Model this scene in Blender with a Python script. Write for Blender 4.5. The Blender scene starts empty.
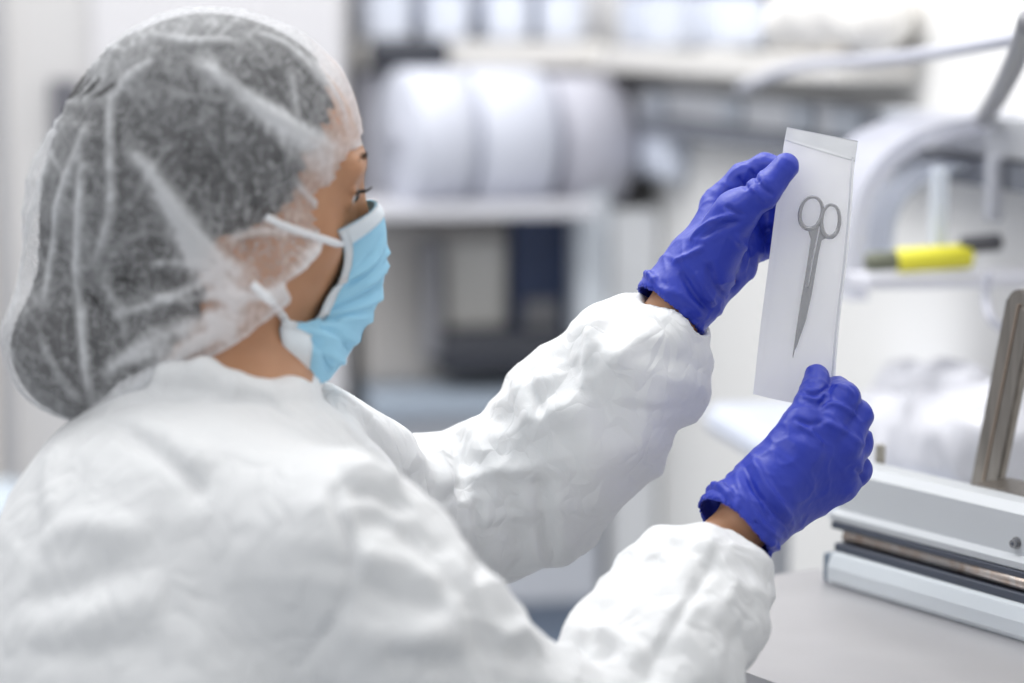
import bpy, bmesh, math, random
import numpy as np
from mathutils import Vector, Matrix
from mathutils.bvhtree import BVHTree
random.seed(7)
C = bpy.context.scene.collection
R = math.radians
S = bpy.context.scene

# ------------------------------------------------------------------ camera, light, exposure
CAM_Z, PITCH, FPX = 1.50, R(7.1), 2418.0
cam_data = bpy.data.cameras.new('camera'); cam = bpy.data.objects.new('camera', cam_data); C.objects.link(cam)
cam.location = (0, 0, CAM_Z); cam.rotation_euler = (R(90) - PITCH, 0, 0)
cam_data.sensor_width = 36; cam_data.lens = FPX * 36 / 1024; cam_data.clip_start = .05
cam_data.dof.use_dof = True; cam_data.dof.focus_distance = 1.745; cam_data.dof.aperture_fstop = 2.5
S.camera = cam
S.view_settings.view_transform = 'Standard'; S.view_settings.look = 'None'
S.view_settings.gamma = 1; S.view_settings.use_curve_mapping = False; S.view_settings.exposure = 0.03
world = bpy.data.worlds.new('world'); S.world = world; world.use_nodes = True
world.node_tree.nodes['Background'].inputs[0].default_value = (.93, .96, 1, 1)
world.node_tree.nodes['Background'].inputs[1].default_value = .57
def area(name, loc, aim, sx, sy, power, col=(1, 1, 1)):
    l = bpy.data.lights.new(name, 'AREA'); l.shape = 'RECTANGLE'; l.size = sx; l.size_y = sy; l.energy = power; l.color = col
    o = bpy.data.objects.new(name, l); C.objects.link(o); o.location = loc
    o.rotation_euler = (Vector(aim) - Vector(loc)).to_track_quat('-Z', 'Y').to_euler(); return o
area('unseen_overhead_light', (-.6, 2.2, 2.9), (-.3, 1.7, 1.0), 1.8, 1.2, 21)
area('unseen_overhead_light', (1.0, 1.6, 2.9), (.9, 1.8, 1.0), 1.2, 1.2, 16)
area('unseen_overhead_light', (-.2, 3.9, 2.9), (-.2, 4.2, .5), 2.2, .8, 19)
area('unseen_overhead_light', (-1.3, .2, 2.8), (-.1, 1.6, 1.3), 1.4, .8, 10)
area('unseen_overhead_light', (-.35, 2.3, 2.9), (.28, 4.1, 1.1), .8, .8, 17)  # unseen lamp, added to lift the dark side wall near the corner
area('unseen_overhead_light', (-1.3, 3.2, 2.9), (.5, 3.4, 1.1), 1.6, 1.2, 12)  # unseen lamp, added to brighten the side wall in the background

# ------------------------------------------------------------------ placing helpers
CP, SP = math.cos(PITCH), math.sin(PITCH)
def W(px, py, d):
    """World point seen at a place of the photograph, d metres along the camera axis."""
    x = (px - 512) / FPX * d; v = (341.5 - py) / FPX * d
    return np.array([x, d * CP + v * SP, CAM_Z - d * SP + v * CP])
def ray(px, py):
    p = W(px, py, 1.0); o = np.array([0, 0, CAM_Z]); d = p - o
    return o, d / np.linalg.norm(d)

# ------------------------------------------------------------------ object helpers
def link(name, me, mats=(), parent=None, smooth=True):
    o = bpy.data.objects.new(name, me); C.objects.link(o)
    for m in (mats if isinstance(mats, (list, tuple)) else [mats]): me.materials.append(m)
    if smooth and len(me.polygons): me.polygons.foreach_set('use_smooth', [True] * len(me.polygons))
    if parent: o.parent = parent
    return o
def tag(o, label=None, cat=None, group=None, kind=None):
    if label: o['label'] = label
    if cat: o['category'] = cat
    if group: o['group'] = group
    if kind: o['kind'] = kind
    return o
def empty(name, loc, label=None, cat=None, group=None):
    o = bpy.data.objects.new(name, None); C.objects.link(o); o.location = loc; o.empty_display_size = .1
    o['_loc'] = list(loc)
    del o['_loc']
    return tag(o, label, cat, group)
def put(o, parent):
    """parent a world-space mesh to an empty without moving it"""
    o.parent = parent; M = Matrix.Translation(-Vector(parent.location)) if parent.parent is None else Matrix.Identity(4)
    if o.type == 'MESH' and parent.type == 'EMPTY': o.data.transform(M)
    return o
def mesh_from(name, V, F, mats, parent=None, smooth=True):
    me = bpy.data.meshes.new(name); me.from_pydata([tuple(map(float, v)) for v in V], [], [tuple(map(int, f)) for f in F]); me.update()
    o = link(name, me, mats, None, smooth)
    if parent is not None: fix_parent(o, parent)
    return o
def root_of(o):
    while o.parent: o = o.parent
    return o
def fix_parent(o, parent):
    o.parent = parent
    r = root_of(parent)
    if r is not o and r.type == 'EMPTY': o.data.transform(Matrix.Translation(-Vector(r.location)))
def bm_obj(name, bm, mats, parent=None, smooth=False):
    me = bpy.data.meshes.new(name); bmesh.ops.recalc_face_normals(bm, faces=bm.faces); bm.to_mesh(me); bm.free()
    o = link(name, me, mats, None, smooth)
    if parent is not None: fix_parent(o, parent)
    return o
class Frame:
    """a right-handed frame: origin + axes (rows) ; to world"""
    def __init__(s, o, x, y, z): s.o = np.array(o, float); s.A = np.array([x, y, z], float)
    def w(s, p): return s.o + np.asarray(p, float) @ s.A
    def l(s, p): return (np.asarray(p, float) - s.o) @ s.A.T
def box(bm, fr, lo, hi, bev=0.0, seg=2):
    lo = np.array(lo, float); hi = np.array(hi, float); vs = []
    for z in (0, 1):
        for (x, y) in ((0, 0), (1, 0), (1, 1), (0, 1)):
            p = np.where([x, y, z], hi, lo); vs.append(bm.verts.new(fr.w(p)))
    fs = [(0, 3, 2, 1), (4, 5, 6, 7), (0, 1, 5, 4), (1, 2, 6, 5), (2, 3, 7, 6), (3, 0, 4, 7)]
    fc = [bm.faces.new([vs[i] for i in f]) for f in fs]
    if bev > 0:
        es = list({e for f in fc for e in f.edges})
        bmesh.ops.bevel(bm, geom=es, offset=bev, segments=seg, affect='EDGES', profile=.5)
def prism(bm, fr, poly, a, b, axis=0, bev=0):
    """poly in the two axes other than `axis`, extruded from a to b"""
    def P(q, t):
        q = list(q); q.insert(axis, t); return fr.w(q)
    A = [bm.verts.new(P(q, a)) for q in poly]; B = [bm.verts.new(P(q, b)) for q in poly]; n = len(poly)
    bm.faces.new(A); bm.faces.new(B[::-1])
    for i in range(n): bm.faces.new((A[i], A[(i + 1) % n], B[(i + 1) % n], B[i]))
def tube(bm, pts, rad, seg=10, cap=True, flat=None):
    """swept tube along world points; rad scalar or list; flat = (normal, factor) squashes it"""
    pts = [Vector(p) for p in pts]; n = len(pts); rings = []
    rad = rad if isinstance(rad, (list, tuple, np.ndarray)) else [rad] * n
    t0 = (pts[1] - pts[0]).normalized(); up = Vector(flat[0]).normalized() if flat is not None else (Vector((0, 0, 1)) if abs(t0.z) < .9 else Vector((1, 0, 0)))
    for i in range(n):
        t = (pts[min(i + 1, n - 1)] - pts[max(i - 1, 0)]).normalized()
        s = t.cross(up).normalized(); q = s.cross(t).normalized()
        if flat is None: up = q
        k = flat[1] if flat is not None else 1
        rings.append([bm.verts.new(pts[i] + (s * math.cos(2 * math.pi * j / seg) + q * k * math.sin(2 * math.pi * j / seg)) * rad[i]) for j in range(seg)])
    for i in range(n - 1):
        for j in range(seg):
            bm.faces.new((rings[i][j], rings[i][(j + 1) % seg], rings[i + 1][(j + 1) % seg], rings[i + 1][j]))
    if cap: bm.faces.new(rings[0][::-1]); bm.faces.new(rings[-1])
def spline(pts, n):
    """Catmull-Rom through points, n samples per span"""
    P = [np.array(p, float) for p in pts]; P = [2 * P[0] - P[1]] + P + [2 * P[-1] - P[-2]]; out = []
    for i in range(1, len(P) - 2):
        for k in range(n):
            t = k / n; a, b, c, d = P[i - 1], P[i], P[i + 1], P[i + 2]
            out.append(.5 * ((2 * b) + (-a + c) * t + (2 * a - 5 * b + 4 * c - d) * t * t + (-a + 3 * b - 3 * c + d) * t ** 3))
    out.append(P[-2]); return out

# ------------------------------------------------------------------ materials
def mat(name, col, rough=.6, metal=0, **kw):
    m = bpy.data.materials.new(name); m.use_nodes = True; b = m.node_tree.nodes['Principled BSDF']
    b.inputs['Base Color'].default_value = (*col, 1); b.inputs['Roughness'].default_value = rough; b.inputs['Metallic'].default_value = metal
    for k, v in kw.items(): b.inputs[k.replace('_', ' ')].default_value = v
    return m
def N(m, t, **kw):
    n = m.node_tree.nodes.new(t)
    for k, v in kw.items():
        if k in n.inputs: n.inputs[k].default_value = v
        else: setattr(n, k, v)
    return n
def L(m, a, b): m.node_tree.links.new(a, b)
def coords(m, scale=(1, 1, 1), rot=(0, 0, 0)):
    tc = N(m, 'ShaderNodeTexCoord'); ro = N(m, 'ShaderNodeMapping'); ro.inputs['Rotation'].default_value = rot; mp = N(m, 'ShaderNodeMapping'); mp.inputs['Scale'].default_value = scale
    L(m, tc.outputs['Object'], ro.inputs['Vector']); L(m, ro.outputs['Vector'], mp.inputs['Vector']); return mp.outputs['Vector']
def add_bump(m, scale, strength, dist=.001, detail=3, stretch=(1, 1, 1), rot=(0, 0, 0)):
    b = m.node_tree.nodes['Principled BSDF']; no = N(m, 'ShaderNodeTexNoise'); no.inputs['Scale'].default_value = scale; no.inputs['Detail'].default_value = detail
    L(m, coords(m, stretch, rot), no.inputs['Vector']); bp = N(m, 'ShaderNodeBump'); bp.inputs['Strength'].default_value = strength; bp.inputs['Distance'].default_value = dist
    L(m, no.outputs['Fac'], bp.inputs['Height'])
    if b.inputs['Normal'].is_linked: L(m, b.inputs['Normal'].links[0].from_socket, bp.inputs['Normal'])
    L(m, bp.outputs['Normal'], b.inputs['Normal']); return m
def vary(m, c1, c2, scale=3, stretch=(1, 1, 1), detail=3, lo=.35, hi=.65, rot=(0, 0, 0)):
    b = m.node_tree.nodes['Principled BSDF']; no = N(m, 'ShaderNodeTexNoise'); no.inputs['Scale'].default_value = scale; no.inputs['Detail'].default_value = detail
    L(m, coords(m, stretch, rot), no.inputs['Vector']); rp = N(m, 'ShaderNodeValToRGB'); rp.color_ramp.elements[0].position = lo; rp.color_ramp.elements[1].position = hi
    rp.color_ramp.elements[0].color = (*c1, 1); rp.color_ramp.elements[1].color = (*c2, 1); L(m, no.outputs['Fac'], rp.inputs['Fac']); L(m, rp.outputs['Color'], b.inputs['Base Color']); return m

M_tyvek = mat('coverall_fabric', (.79, .795, .80), .62, Subsurface_Weight=.0)
def tyvek_nodes(m):
    b = m.node_tree.nodes['Principled BSDF']
    add_bump(m, 900, .15, .0006, 2)
    vo = N(m, 'ShaderNodeTexVoronoi', feature='DISTANCE_TO_EDGE'); vo.inputs['Scale'].default_value = 38; no = N(m, 'ShaderNodeTexNoise'); no.inputs['Scale'].default_value = 12
    mv_ = N(m, 'ShaderNodeVectorMath', operation='MULTIPLY_ADD'); L(m, no.outputs['Color'], mv_.inputs[0]); mv_.inputs[1].default_value = (.09, .09, .09); L(m, coords(m), mv_.inputs[2]); L(m, mv_.outputs[0], vo.inputs['Vector'])
    bp = N(m, 'ShaderNodeBump'); bp.inputs['Strength'].default_value = .5; bp.inputs['Distance'].default_value = .006; L(m, vo.outputs['Distance'], bp.inputs['Height']); L(m, b.inputs['Normal'].links[0].from_socket, bp.inputs['Normal']); L(m, bp.outputs[0], b.inputs['Normal'])
    b.inputs['Sheen Weight'].default_value = .1
tyvek_nodes(M_tyvek)
M_glove = mat('nitrile', (.022, .042, .41), .40, Specular_IOR_Level=.45)
add_bump(M_glove, 60, .35, .004, 3); add_bump(M_glove, 1500, .12, .0003, 1)
M_skin = mat('skin', (.47, .235, .125), .5, Subsurface_Weight=.12, Subsurface_Scale=.02)
M_skin.node_tree.nodes['Principled BSDF'].inputs['Subsurface Radius'].default_value = (1, .4, .2)
vary(M_skin, (.44, .215, .11), (.52, .27, .15), 30); add_bump(M_skin, 700, .15, .0005, 2)
M_hair = mat('black_hair', (.022, .021, .023), .5)
vary(M_hair, (.012, .011, .012), (.085, .08, .085), 14, (9, 9, 1.2), 5, .4, .75); add_bump(M_hair, 60, .9, .004, 5, (6, 6, .8))
M_lash = mat('lash', (.02, .015, .012), .6)
M_eye = mat('eyeball', (.8, .78, .76), .15); M_iris = mat('iris', (.05, .025, .012), .1)
M_blue = mat('mask_fabric', (.36, .68, .88), .8, Subsurface_Weight=.0); add_bump(M_blue, 1300, .35, .0006, 1)
M_maskw = mat('mask_edge', (.80, .86, .90), .8); add_bump(M_maskw, 1300, .3, .0006, 1)
M_white = mat('white_tie', (.85, .86, .88), .7)
M_steel = mat('stainless', (.62, .61, .60), .28, 1); add_bump(M_steel, 40, .1, .0005, 2, (1, 30, 30))
M_scis = mat('scissor_steel', (.36, .36, .37), .27, 1)

def cap_material():
    m = bpy.data.materials.new('nonwoven_cap'); m.use_nodes = True; nt = m.node_tree; nt.nodes.remove(nt.nodes['Principled BSDF'])
    out = nt.nodes['Material Output']; df = N(m, 'ShaderNodeBsdfDiffuse'); df.inputs['Color'].default_value = (.93, .94, .96, 1)
    tl = N(m, 'ShaderNodeBsdfTranslucent'); tl.inputs['Color'].default_value = (.9, .91, .94, 1); mx = N(m, 'ShaderNodeMixShader'); mx.inputs[0].default_value = .35
    L(m, df.outputs[0], mx.inputs[1]); L(m, tl.outputs[0], mx.inputs[2])
    tr = N(m, 'ShaderNodeBsdfTransparent'); fin = N(m, 'ShaderNodeMixShader')
    def fibre(scale, stretch, rot, lo, hi, amp):
        no = N(m, 'ShaderNodeTexNoise'); no.inputs['Scale'].default_value = scale; no.inputs['Detail'].default_value = 2; no.inputs['Distortion'].default_value = .15
        L(m, coords(m, stretch, rot), no.inputs['Vector']); mr = N(m, 'ShaderNodeMapRange')
        for k, v in zip(('From Min', 'From Max', 'To Min', 'To Max'), (lo, hi, 0, amp)): mr.inputs[k].default_value = v
        L(m, no.outputs['Fac'], mr.inputs['Value']); return mr.outputs[0]
    def add(a, b):
        n = N(m, 'ShaderNodeMath', operation='ADD'); L(m, a, n.inputs[0])
        if isinstance(b, float): n.inputs[1].default_value = b
        else: L(m, b, n.inputs[1])
        return n.outputs[0]
    s = fibre(200, (1, 1, .045), (.9, .5, .3), .50, .75, .23)
    s = add(s, fibre(220, (.045, 1, 1), (.7, .9, 1.3), .50, .75, .20)); s = add(s, fibre(190, (1, .045, 1), (.2, 1.1, .6), .50, .75, .18)); s = add(s, fibre(24, (1, 1, .5), (0, .8, 0), .42, .7, .14))
    lw = N(m, 'ShaderNodeLayerWeight'); lw.inputs['Blend'].default_value = .35
    ml = N(m, 'ShaderNodeMath', operation='MULTIPLY'); L(m, lw.outputs['Facing'], ml.inputs[0]); ml.inputs[1].default_value = .38
    s = add(s, ml.outputs[0])
    at = N(m, 'ShaderNodeAttribute'); at.attribute_name = 'layers'; s = add(s, at.outputs['Fac']); s = add(s, .09)
    cl = N(m, 'ShaderNodeClamp'); cl.inputs['Max'].default_value = .93; L(m, s, cl.inputs['Value'])
    L(m, cl.outputs[0], fin.inputs[0]); L(m, tr.outputs[0], fin.inputs[1]); L(m, mx.outputs[0], fin.inputs[2]); L(m, fin.outputs[0], out.inputs['Surface'])
    bp = N(m, 'ShaderNodeBump'); bp.inputs['Strength'].default_value = .5; bp.inputs['Distance'].default_value = .002
    no = N(m, 'ShaderNodeTexNoise'); no.inputs['Scale'].default_value = 140; L(m, coords(m, (1, 1, .3), (.5, .6, 0)), no.inputs['Vector']); L(m, no.outputs['Fac'], bp.inputs['Height'])
    L(m, bp.outputs[0], df.inputs['Normal']); return m
M_cap = cap_material()

# ------------------------------------------------------------------ numpy noise + SDF meshing
_tab = np.random.RandomState(3).rand(32, 32, 32).astype(np.float32)
def vnoise(P):
    P = np.asarray(P, np.float32); i = np.floor(P).astype(int); f = P - i; f = f * f * (3 - 2 * f); i0 = i & 31; i1 = (i + 1) & 31
    def T(a, b, c): return _tab[a, b, c]
    x0, y0, z0 = i0.T; x1, y1, z1 = i1.T; fx, fy, fz = f.T
    return (((T(x0, y0, z0) * (1 - fx) + T(x1, y0, z0) * fx) * (1 - fy) + (T(x0, y1, z0) * (1 - fx) + T(x1, y1, z0) * fx) * fy) * (1 - fz)
            + ((T(x0, y0, z1) * (1 - fx) + T(x1, y0, z1) * fx) * (1 - fy) + (T(x0, y1, z1) * (1 - fx) + T(x1, y1, z1) * fx) * fy) * fz)
def cone(a, b, ra, rb):
    a = np.array(a, np.float32); b = np.array(b, np.float32); ab = b - a; l2 = float(ab @ ab) + 1e-12
    def f(P):
        t = np.clip((P - a) @ ab / l2, 0, 1); q = P - a - t[:, None] * ab; return np.sqrt((q * q).sum(1)) - (ra + (rb - ra) * t)
    return f
def ball(c, r): return cone(c, np.array(c) + 1e-5, r, r)
def ellip(c, A, rr):
    """ellipsoid: centre c, rows of A axes, radii rr"""
    c = np.array(c, np.float32); A = np.array(A, np.float32); rr = np.array(rr, np.float32)
    def f(P):
        q = (P - c) @ A.T; k0 = np.sqrt(((q / rr) ** 2).sum(1)); k1 = np.sqrt(((q / rr ** 2) ** 2).sum(1)) + 1e-9; return k0 * (k0 - 1) / k1
    return f
def smin(a, b, k):
    h = np.clip(.5 + .5 * (b - a) / k, 0, 1); return b * (1 - h) + a * h - k * h * (1 - h)
def sdf(prims):
    """prims: list of (fn, k, sign)  sign +1 add, -1 carve"""
    def f(P):
        d = None
        for fn, k, s in prims:
            e = fn(P)
            if d is None: d = e
            elif s > 0: d = smin(d, e, k)
            else: d = -smin(-d, e, k)
        return d
    return f
def nets(f, lo, hi, h, zc=None):
    """naive surface nets of f<0; below zc the z spacing is coarse"""
    lo = np.array(lo, float); hi = np.array(hi, float)
    ax = [np.arange(lo[i], hi[i] + h, h) for i in range(3)]
    if zc is not None and zc > lo[2]: ax[2] = np.concatenate([np.arange(lo[2], zc, h * 5), np.arange(zc, hi[2] + h, h)])
    n = [len(a) for a in ax]; B = 4
    V = np.full(n, 1.0, np.float32)
    ci = [np.arange(0, k, B) for k in n]
    cc = [np.array([(a[i] + a[min(i + B - 1, len(a) - 1)]) / 2 for i in idx]) for a, idx in zip(ax, ci)]
    hs = [np.array([(a[min(i + B, len(a) - 1)] - a[i]) / 2 + h for i in idx]) for a, idx in zip(ax, ci)]
    G = np.stack(np.meshgrid(*cc, indexing='ij'), -1).reshape(-1, 3).astype(np.float32)
    D = np.stack(np.meshgrid(*hs, indexing='ij'), -1).reshape(-1, 3)
    dv = np.concatenate([f(G[i:i + 400000]) for i in range(0, len(G), 400000)])
    dg = np.sqrt((D ** 2).sum(1)) * 1.5 + .004
    shape = [len(c) for c in cc]
    base = np.where(dv < 0, -1.0, 1.0).astype(np.float32).reshape(shape)
    V[:] = base.repeat(B, 0).repeat(B, 1).repeat(B, 2)[:n[0], :n[1], :n[2]]
    act = np.argwhere((np.abs(dv) < dg).reshape(shape))
    off = np.stack(np.meshgrid(*[np.arange(B)] * 3, indexing='ij'), -1).reshape(-1, 3)
    for s in range(0, len(act), 6000):
        I = (act[s:s + 6000, None, :] * B + off[None]).reshape(-1, 3)
        I = I[(I[:, 0] < n[0]) & (I[:, 1] < n[1]) & (I[:, 2] < n[2])]
        P = np.stack([ax[k][I[:, k]] for k in range(3)], 1).astype(np.float32)
        V[I[:, 0], I[:, 1], I[:, 2]] = f(P)
    V[0], V[-1], V[:, 0], V[:, -1], V[:, :, 0], V[:, :, -1] = 1, 1, 1, 1, 1, 1
    s = V < 0
    cell = np.zeros([k - 1 for k in n], np.int8)
    for dx in (0, 1):
        for dy in (0, 1):
            for dz in (0, 1): cell += s[dx:n[0] - 1 + dx, dy:n[1] - 1 + dy, dz:n[2] - 1 + dz]
    cells = np.argwhere((cell > 0) & (cell < 8)); idx = np.full(cell.shape, -1, np.int32); idx[tuple(cells.T)] = np.arange(len(cells))
    acc = np.zeros((len(cells), 3)); cnt = np.zeros(len(cells))
    corners = [(a, b, c) for a in (0, 1) for b in (0, 1) for c in (0, 1)]
    for a in corners:
        for k in range(3):
            if a[k]: continue
            b = list(a); b[k] = 1; ia = cells + np.array(a); ib = cells + np.array(b)
            va = V[tuple(ia.T)]; vb = V[tuple(ib.T)]; m = (va < 0) != (vb < 0); t = np.where(m, va / np.where(m, va - vb, 1), 0)
            pa = np.stack([ax[q][ia[:, q]] for q in range(3)], 1); pb = np.stack([ax[q][ib[:, q]] for q in range(3)], 1)
            acc += np.where(m[:, None], pa + (pb - pa) * t[:, None], 0); cnt += m
    P = acc / cnt[:, None]; F = []
    for k in range(3):
        o = [q for q in range(3) if q != k]
        sl0 = [slice(None)] * 3; sl1 = [slice(None)] * 3; sl0[k] = slice(0, n[k] - 1); sl1[k] = slice(1, n[k])
        ch = s[tuple(sl0)] != s[tuple(sl1)]
        e = np.argwhere(ch); e = e[(e[:, o[0]] > 0) & (e[:, o[1]] > 0) & (e[:, o[0]] < n[o[0]] - 1) & (e[:, o[1]] < n[o[1]] - 1)]
        def at(d0, d1):
            c = e.copy(); c[:, o[0]] -= d0; c[:, o[1]] -= d1; return idx[tuple(c.T)]
        q = np.stack([at(1, 1), at(0, 1), at(0, 0), at(1, 0)], 1); ins = s[tuple(e.T)]
        if k == 1: ins = ~ins
        q[~ins] = q[~ins][:, ::-1]; F.append(q)
    F = np.concatenate(F); F = F[(F >= 0).all(1)]
    return P, F
def vnormals(P, F):
    a, b, c, d = (P[F[:, i]] for i in range(4)); n = np.cross(c - a, d - b); N_ = np.zeros_like(P)
    for i in range(4): np.add.at(N_, F[:, i], n)
    return N_ / (np.linalg.norm(N_, axis=1, keepdims=True) + 1e-12)
def relax(P, F, it=2, w=.5):
    E = np.concatenate([F[:, [0, 1]], F[:, [1, 2]], F[:, [2, 3]], F[:, [3, 0]]])
    for _ in range(it):
        A = np.zeros_like(P); c = np.zeros(len(P)); np.add.at(A, E[:, 0], P[E[:, 1]]); np.add.at(A, E[:, 1], P[E[:, 0]]); np.add.at(c, E[:, 0], 1); np.add.at(c, E[:, 1], 1)
        P = P * (1 - w) + w * A / np.maximum(c, 1)[:, None]
    return P
def quickmesh(name, P, F):
    me = bpy.data.meshes.new(name); me.vertices.add(len(P)); me.vertices.foreach_set('co', np.asarray(P, np.float32).ravel())
    me.loops.add(F.size); me.loops.foreach_set('vertex_index', np.asarray(F, np.int32).ravel()); me.polygons.add(len(F))
    me.polygons.foreach_set('loop_start', np.arange(0, F.size, 4, dtype=np.int32)); me.update(calc_edges=True); me.validate(); return me
def drop(bvh, pts, n=6):
    """carry a line drawn in the photograph onto a built surface; returns points in space"""
    out = []
    for p in spline([(*p, 0) for p in pts], n):
        o, d = ray(p[0], p[1]); h = bvh.ray_cast(Vector(o), Vector(d))
        if h[0] is not None: out.append(np.array(h[0]))
    return out
def linedist(P, line, reach):
    """distance of P to a polyline in space and position 0..1 along it"""
    best = np.full(len(P), 1e3); par = np.zeros(len(P)); n = len(line) - 1
    if n < 1: return best, par
    for i in range(n):
        a, b = line[i], line[i + 1]; ab = b - a; l2 = ab @ ab + 1e-12
        if l2 > .03 ** 2 * 4: continue
        near = np.abs(P - (a + b) / 2).max(1) < reach + math.sqrt(l2)
        ix = np.nonzero(near)[0]
        if not len(ix): continue
        q = P[ix]; t = np.clip((q - a) @ ab / l2, 0, 1); d = np.linalg.norm(q - a - t[:, None] * ab, axis=1); m = d < best[ix]
        best[ix[m]] = d[m]; par[ix[m]] = (i + t[m]) / n
    return best, par
def folds(P, Nn, bvh, specs):
    """raise (amp>0) or sink (amp<0) creases along lines"""
    D = np.zeros(len(P))
    for pts, w, amp in specs:
        amp = amp * (1.4 if w < .0045 and abs(amp) < .0035 else 1)
        ln = drop(bvh, pts)
        if len(ln) < 3: continue
        d, t = linedist(P, ln, w * 3); D += amp * np.exp(-(d / w) ** 2) * np.clip(np.minimum(t, 1 - t) * 5, 0, 1) ** .7
    return P + Nn * D[:, None]
def ridged(P, s, seed=0):
    n = vnoise(P * s + seed * 7.3); return 1 - np.abs(2 * n - 1)

# ------------------------------------------------------------------ PERSON
px = 1 / FPX
HP = W(226, 190, 1.62)                                            # head centre
yaw, tilt = R(15), R(10)
Fh = np.array([math.cos(yaw), math.sin(yaw), 0]); Lh = np.array([-math.sin(yaw), math.cos(yaw), 0]); Uh = np.array([0, 0, 1.])
Fx = Fh * math.cos(tilt) - Uh * math.sin(tilt); Uz = Uh * math.cos(tilt) + Fh * math.sin(tilt)
HEAD = Frame(HP, Fx, Lh, Uz)
def Hp(p_x, p_y, yl):
    """point of the plane y = yl of the head frame that shows at a place of the photograph"""
    o, d = ray(p_x, p_y); oo = HEAD.l(o); dd = d @ HEAD.A.T; t = (yl - oo[1]) / dd[1] if abs(dd[1]) > 1e-6 else 0
    return HEAD.w(oo + t * dd)
def Hl(p_x, p_y, yl): return HEAD.l(Hp(p_x, p_y, yl))
A3 = HEAD.A
def hcone(a, b, ra, rb): return cone(HEAD.w(a), HEAD.w(b), ra, rb)
def hell(c, rr): return ellip(HEAD.w(c), A3, rr)

person = empty('person', (float(W(200, 600, 1.55)[0]), float(W(200, 600, 1.55)[1]), 0.0),
    'person in white coverall, hair cap and blue face mask, raising a pouch in gloved hands', 'person')

# arm joints (place in the photograph, depth along the view)
sh_r, el_r, wr_r = W(345, 560, 1.46), W(590, 768, 1.535), W(722, 548, 1.685)
sh_l, el_l, wr_l = W(290, 470, 1.76), W(470, 540, 1.86), W(672, 318, 1.775)
hips = np.array([W(120, 600, 1.60)[0], W(120, 600, 1.60)[1], .86]); chest = W(215, 640, 1.60)
neck0, neck1 = W(235, 420, 1.60), HEAD.w((-.022, 0, -.06))

def hand_right(g):
    """lower hand, seen from its back; g grows every radius"""
    p = []
    def c(a, b, ra, rb, k=.008): p.append((cone(W(*a), W(*b), ra + g, rb + g), k, 1))
    c((737, 532, 1.69), (752, 512, 1.69), .0215, .022)
    c((752, 512, 1.69), (799, 456, 1.695), .0215, .0165); c((756, 512, 1.70), (826, 433, 1.705), .020, .0128, .010)
    c((760, 512, 1.705), (842, 447, 1.71), .020, .0122, .010); c((762, 514, 1.71), (842, 466, 1.72), .019, .0122, .010); c((764, 516, 1.715), (834, 482, 1.727), .0205, .0155, .010)
    c((770, 478, 1.70), (799, 428, 1.70), .019, .0125, .012); c((799, 428, 1.70), (812, 402, 1.713), .0122, .0102, .006); c((812, 402, 1.713), (817, 377, 1.732), .0102, .0083, .005)
    for ch in (((826, 430, 1.703), (845, 398, 1.712), (838, 391, 1.74), (827, 389, 1.762)), ((844, 445, 1.708), (857, 416, 1.718), (852, 411, 1.75), (832, 408, 1.766)),
               ((846, 462, 1.718), (858, 442, 1.73), (850, 436, 1.757), (830, 430, 1.768)), ((842, 482, 1.726), (856, 470, 1.738), (846, 458, 1.763), (828, 450, 1.77))):
        r = [.0115, .0098, .0088, .0078]
        for i in range(3): c(ch[i], ch[i + 1], r[i], r[i + 1], .0035)
    return p
def hand_left(g):
    """upper hand, thumb in front of the pouch, fingers behind it"""
    p = []
    def c(a, b, ra, rb, k=.008): p.append((cone(W(*a), W(*b), ra + g, rb + g), k, 1))
    c((676, 312, 1.775), (690, 292, 1.775), .0215, .023)
    c((688, 290, 1.775), (717, 222, 1.785), .0235, .0155); c((690, 290, 1.775), (736, 230, 1.79), .022, .0145, .010); c((692, 290, 1.78), (744, 244, 1.795), .020, .0135, .010); c((698, 290, 1.78), (738, 264, 1.79), .0195, .0140, .008)
    c((708, 262, 1.762), (735, 213, 1.742), .021, .0145, .012); c((735, 213, 1.742), (763, 192, 1.733), .0140, .0108, .006); c((763, 192, 1.733), (786, 166, 1.735), .0108, .0083, .005)
    for ch in (((716, 206, 1.79), (742, 177, 1.787), (765, 166, 1.782), (788, 170, 1.771)), ((730, 215, 1.80), (764, 197, 1.806), (782, 197, 1.795), (797, 205, 1.774)),
               ((738, 232, 1.80), (768, 218, 1.81), (784, 220, 1.798), (796, 226, 1.776)), ((744, 252, 1.80), (768, 244, 1.808), (780, 245, 1.795), (789, 250, 1.777))):
        r = [.0118, .0092, .0085, .0075]
        for i in range(3): c(ch[i], ch[i + 1], r[i], r[i + 1], .004)
    return p

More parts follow.
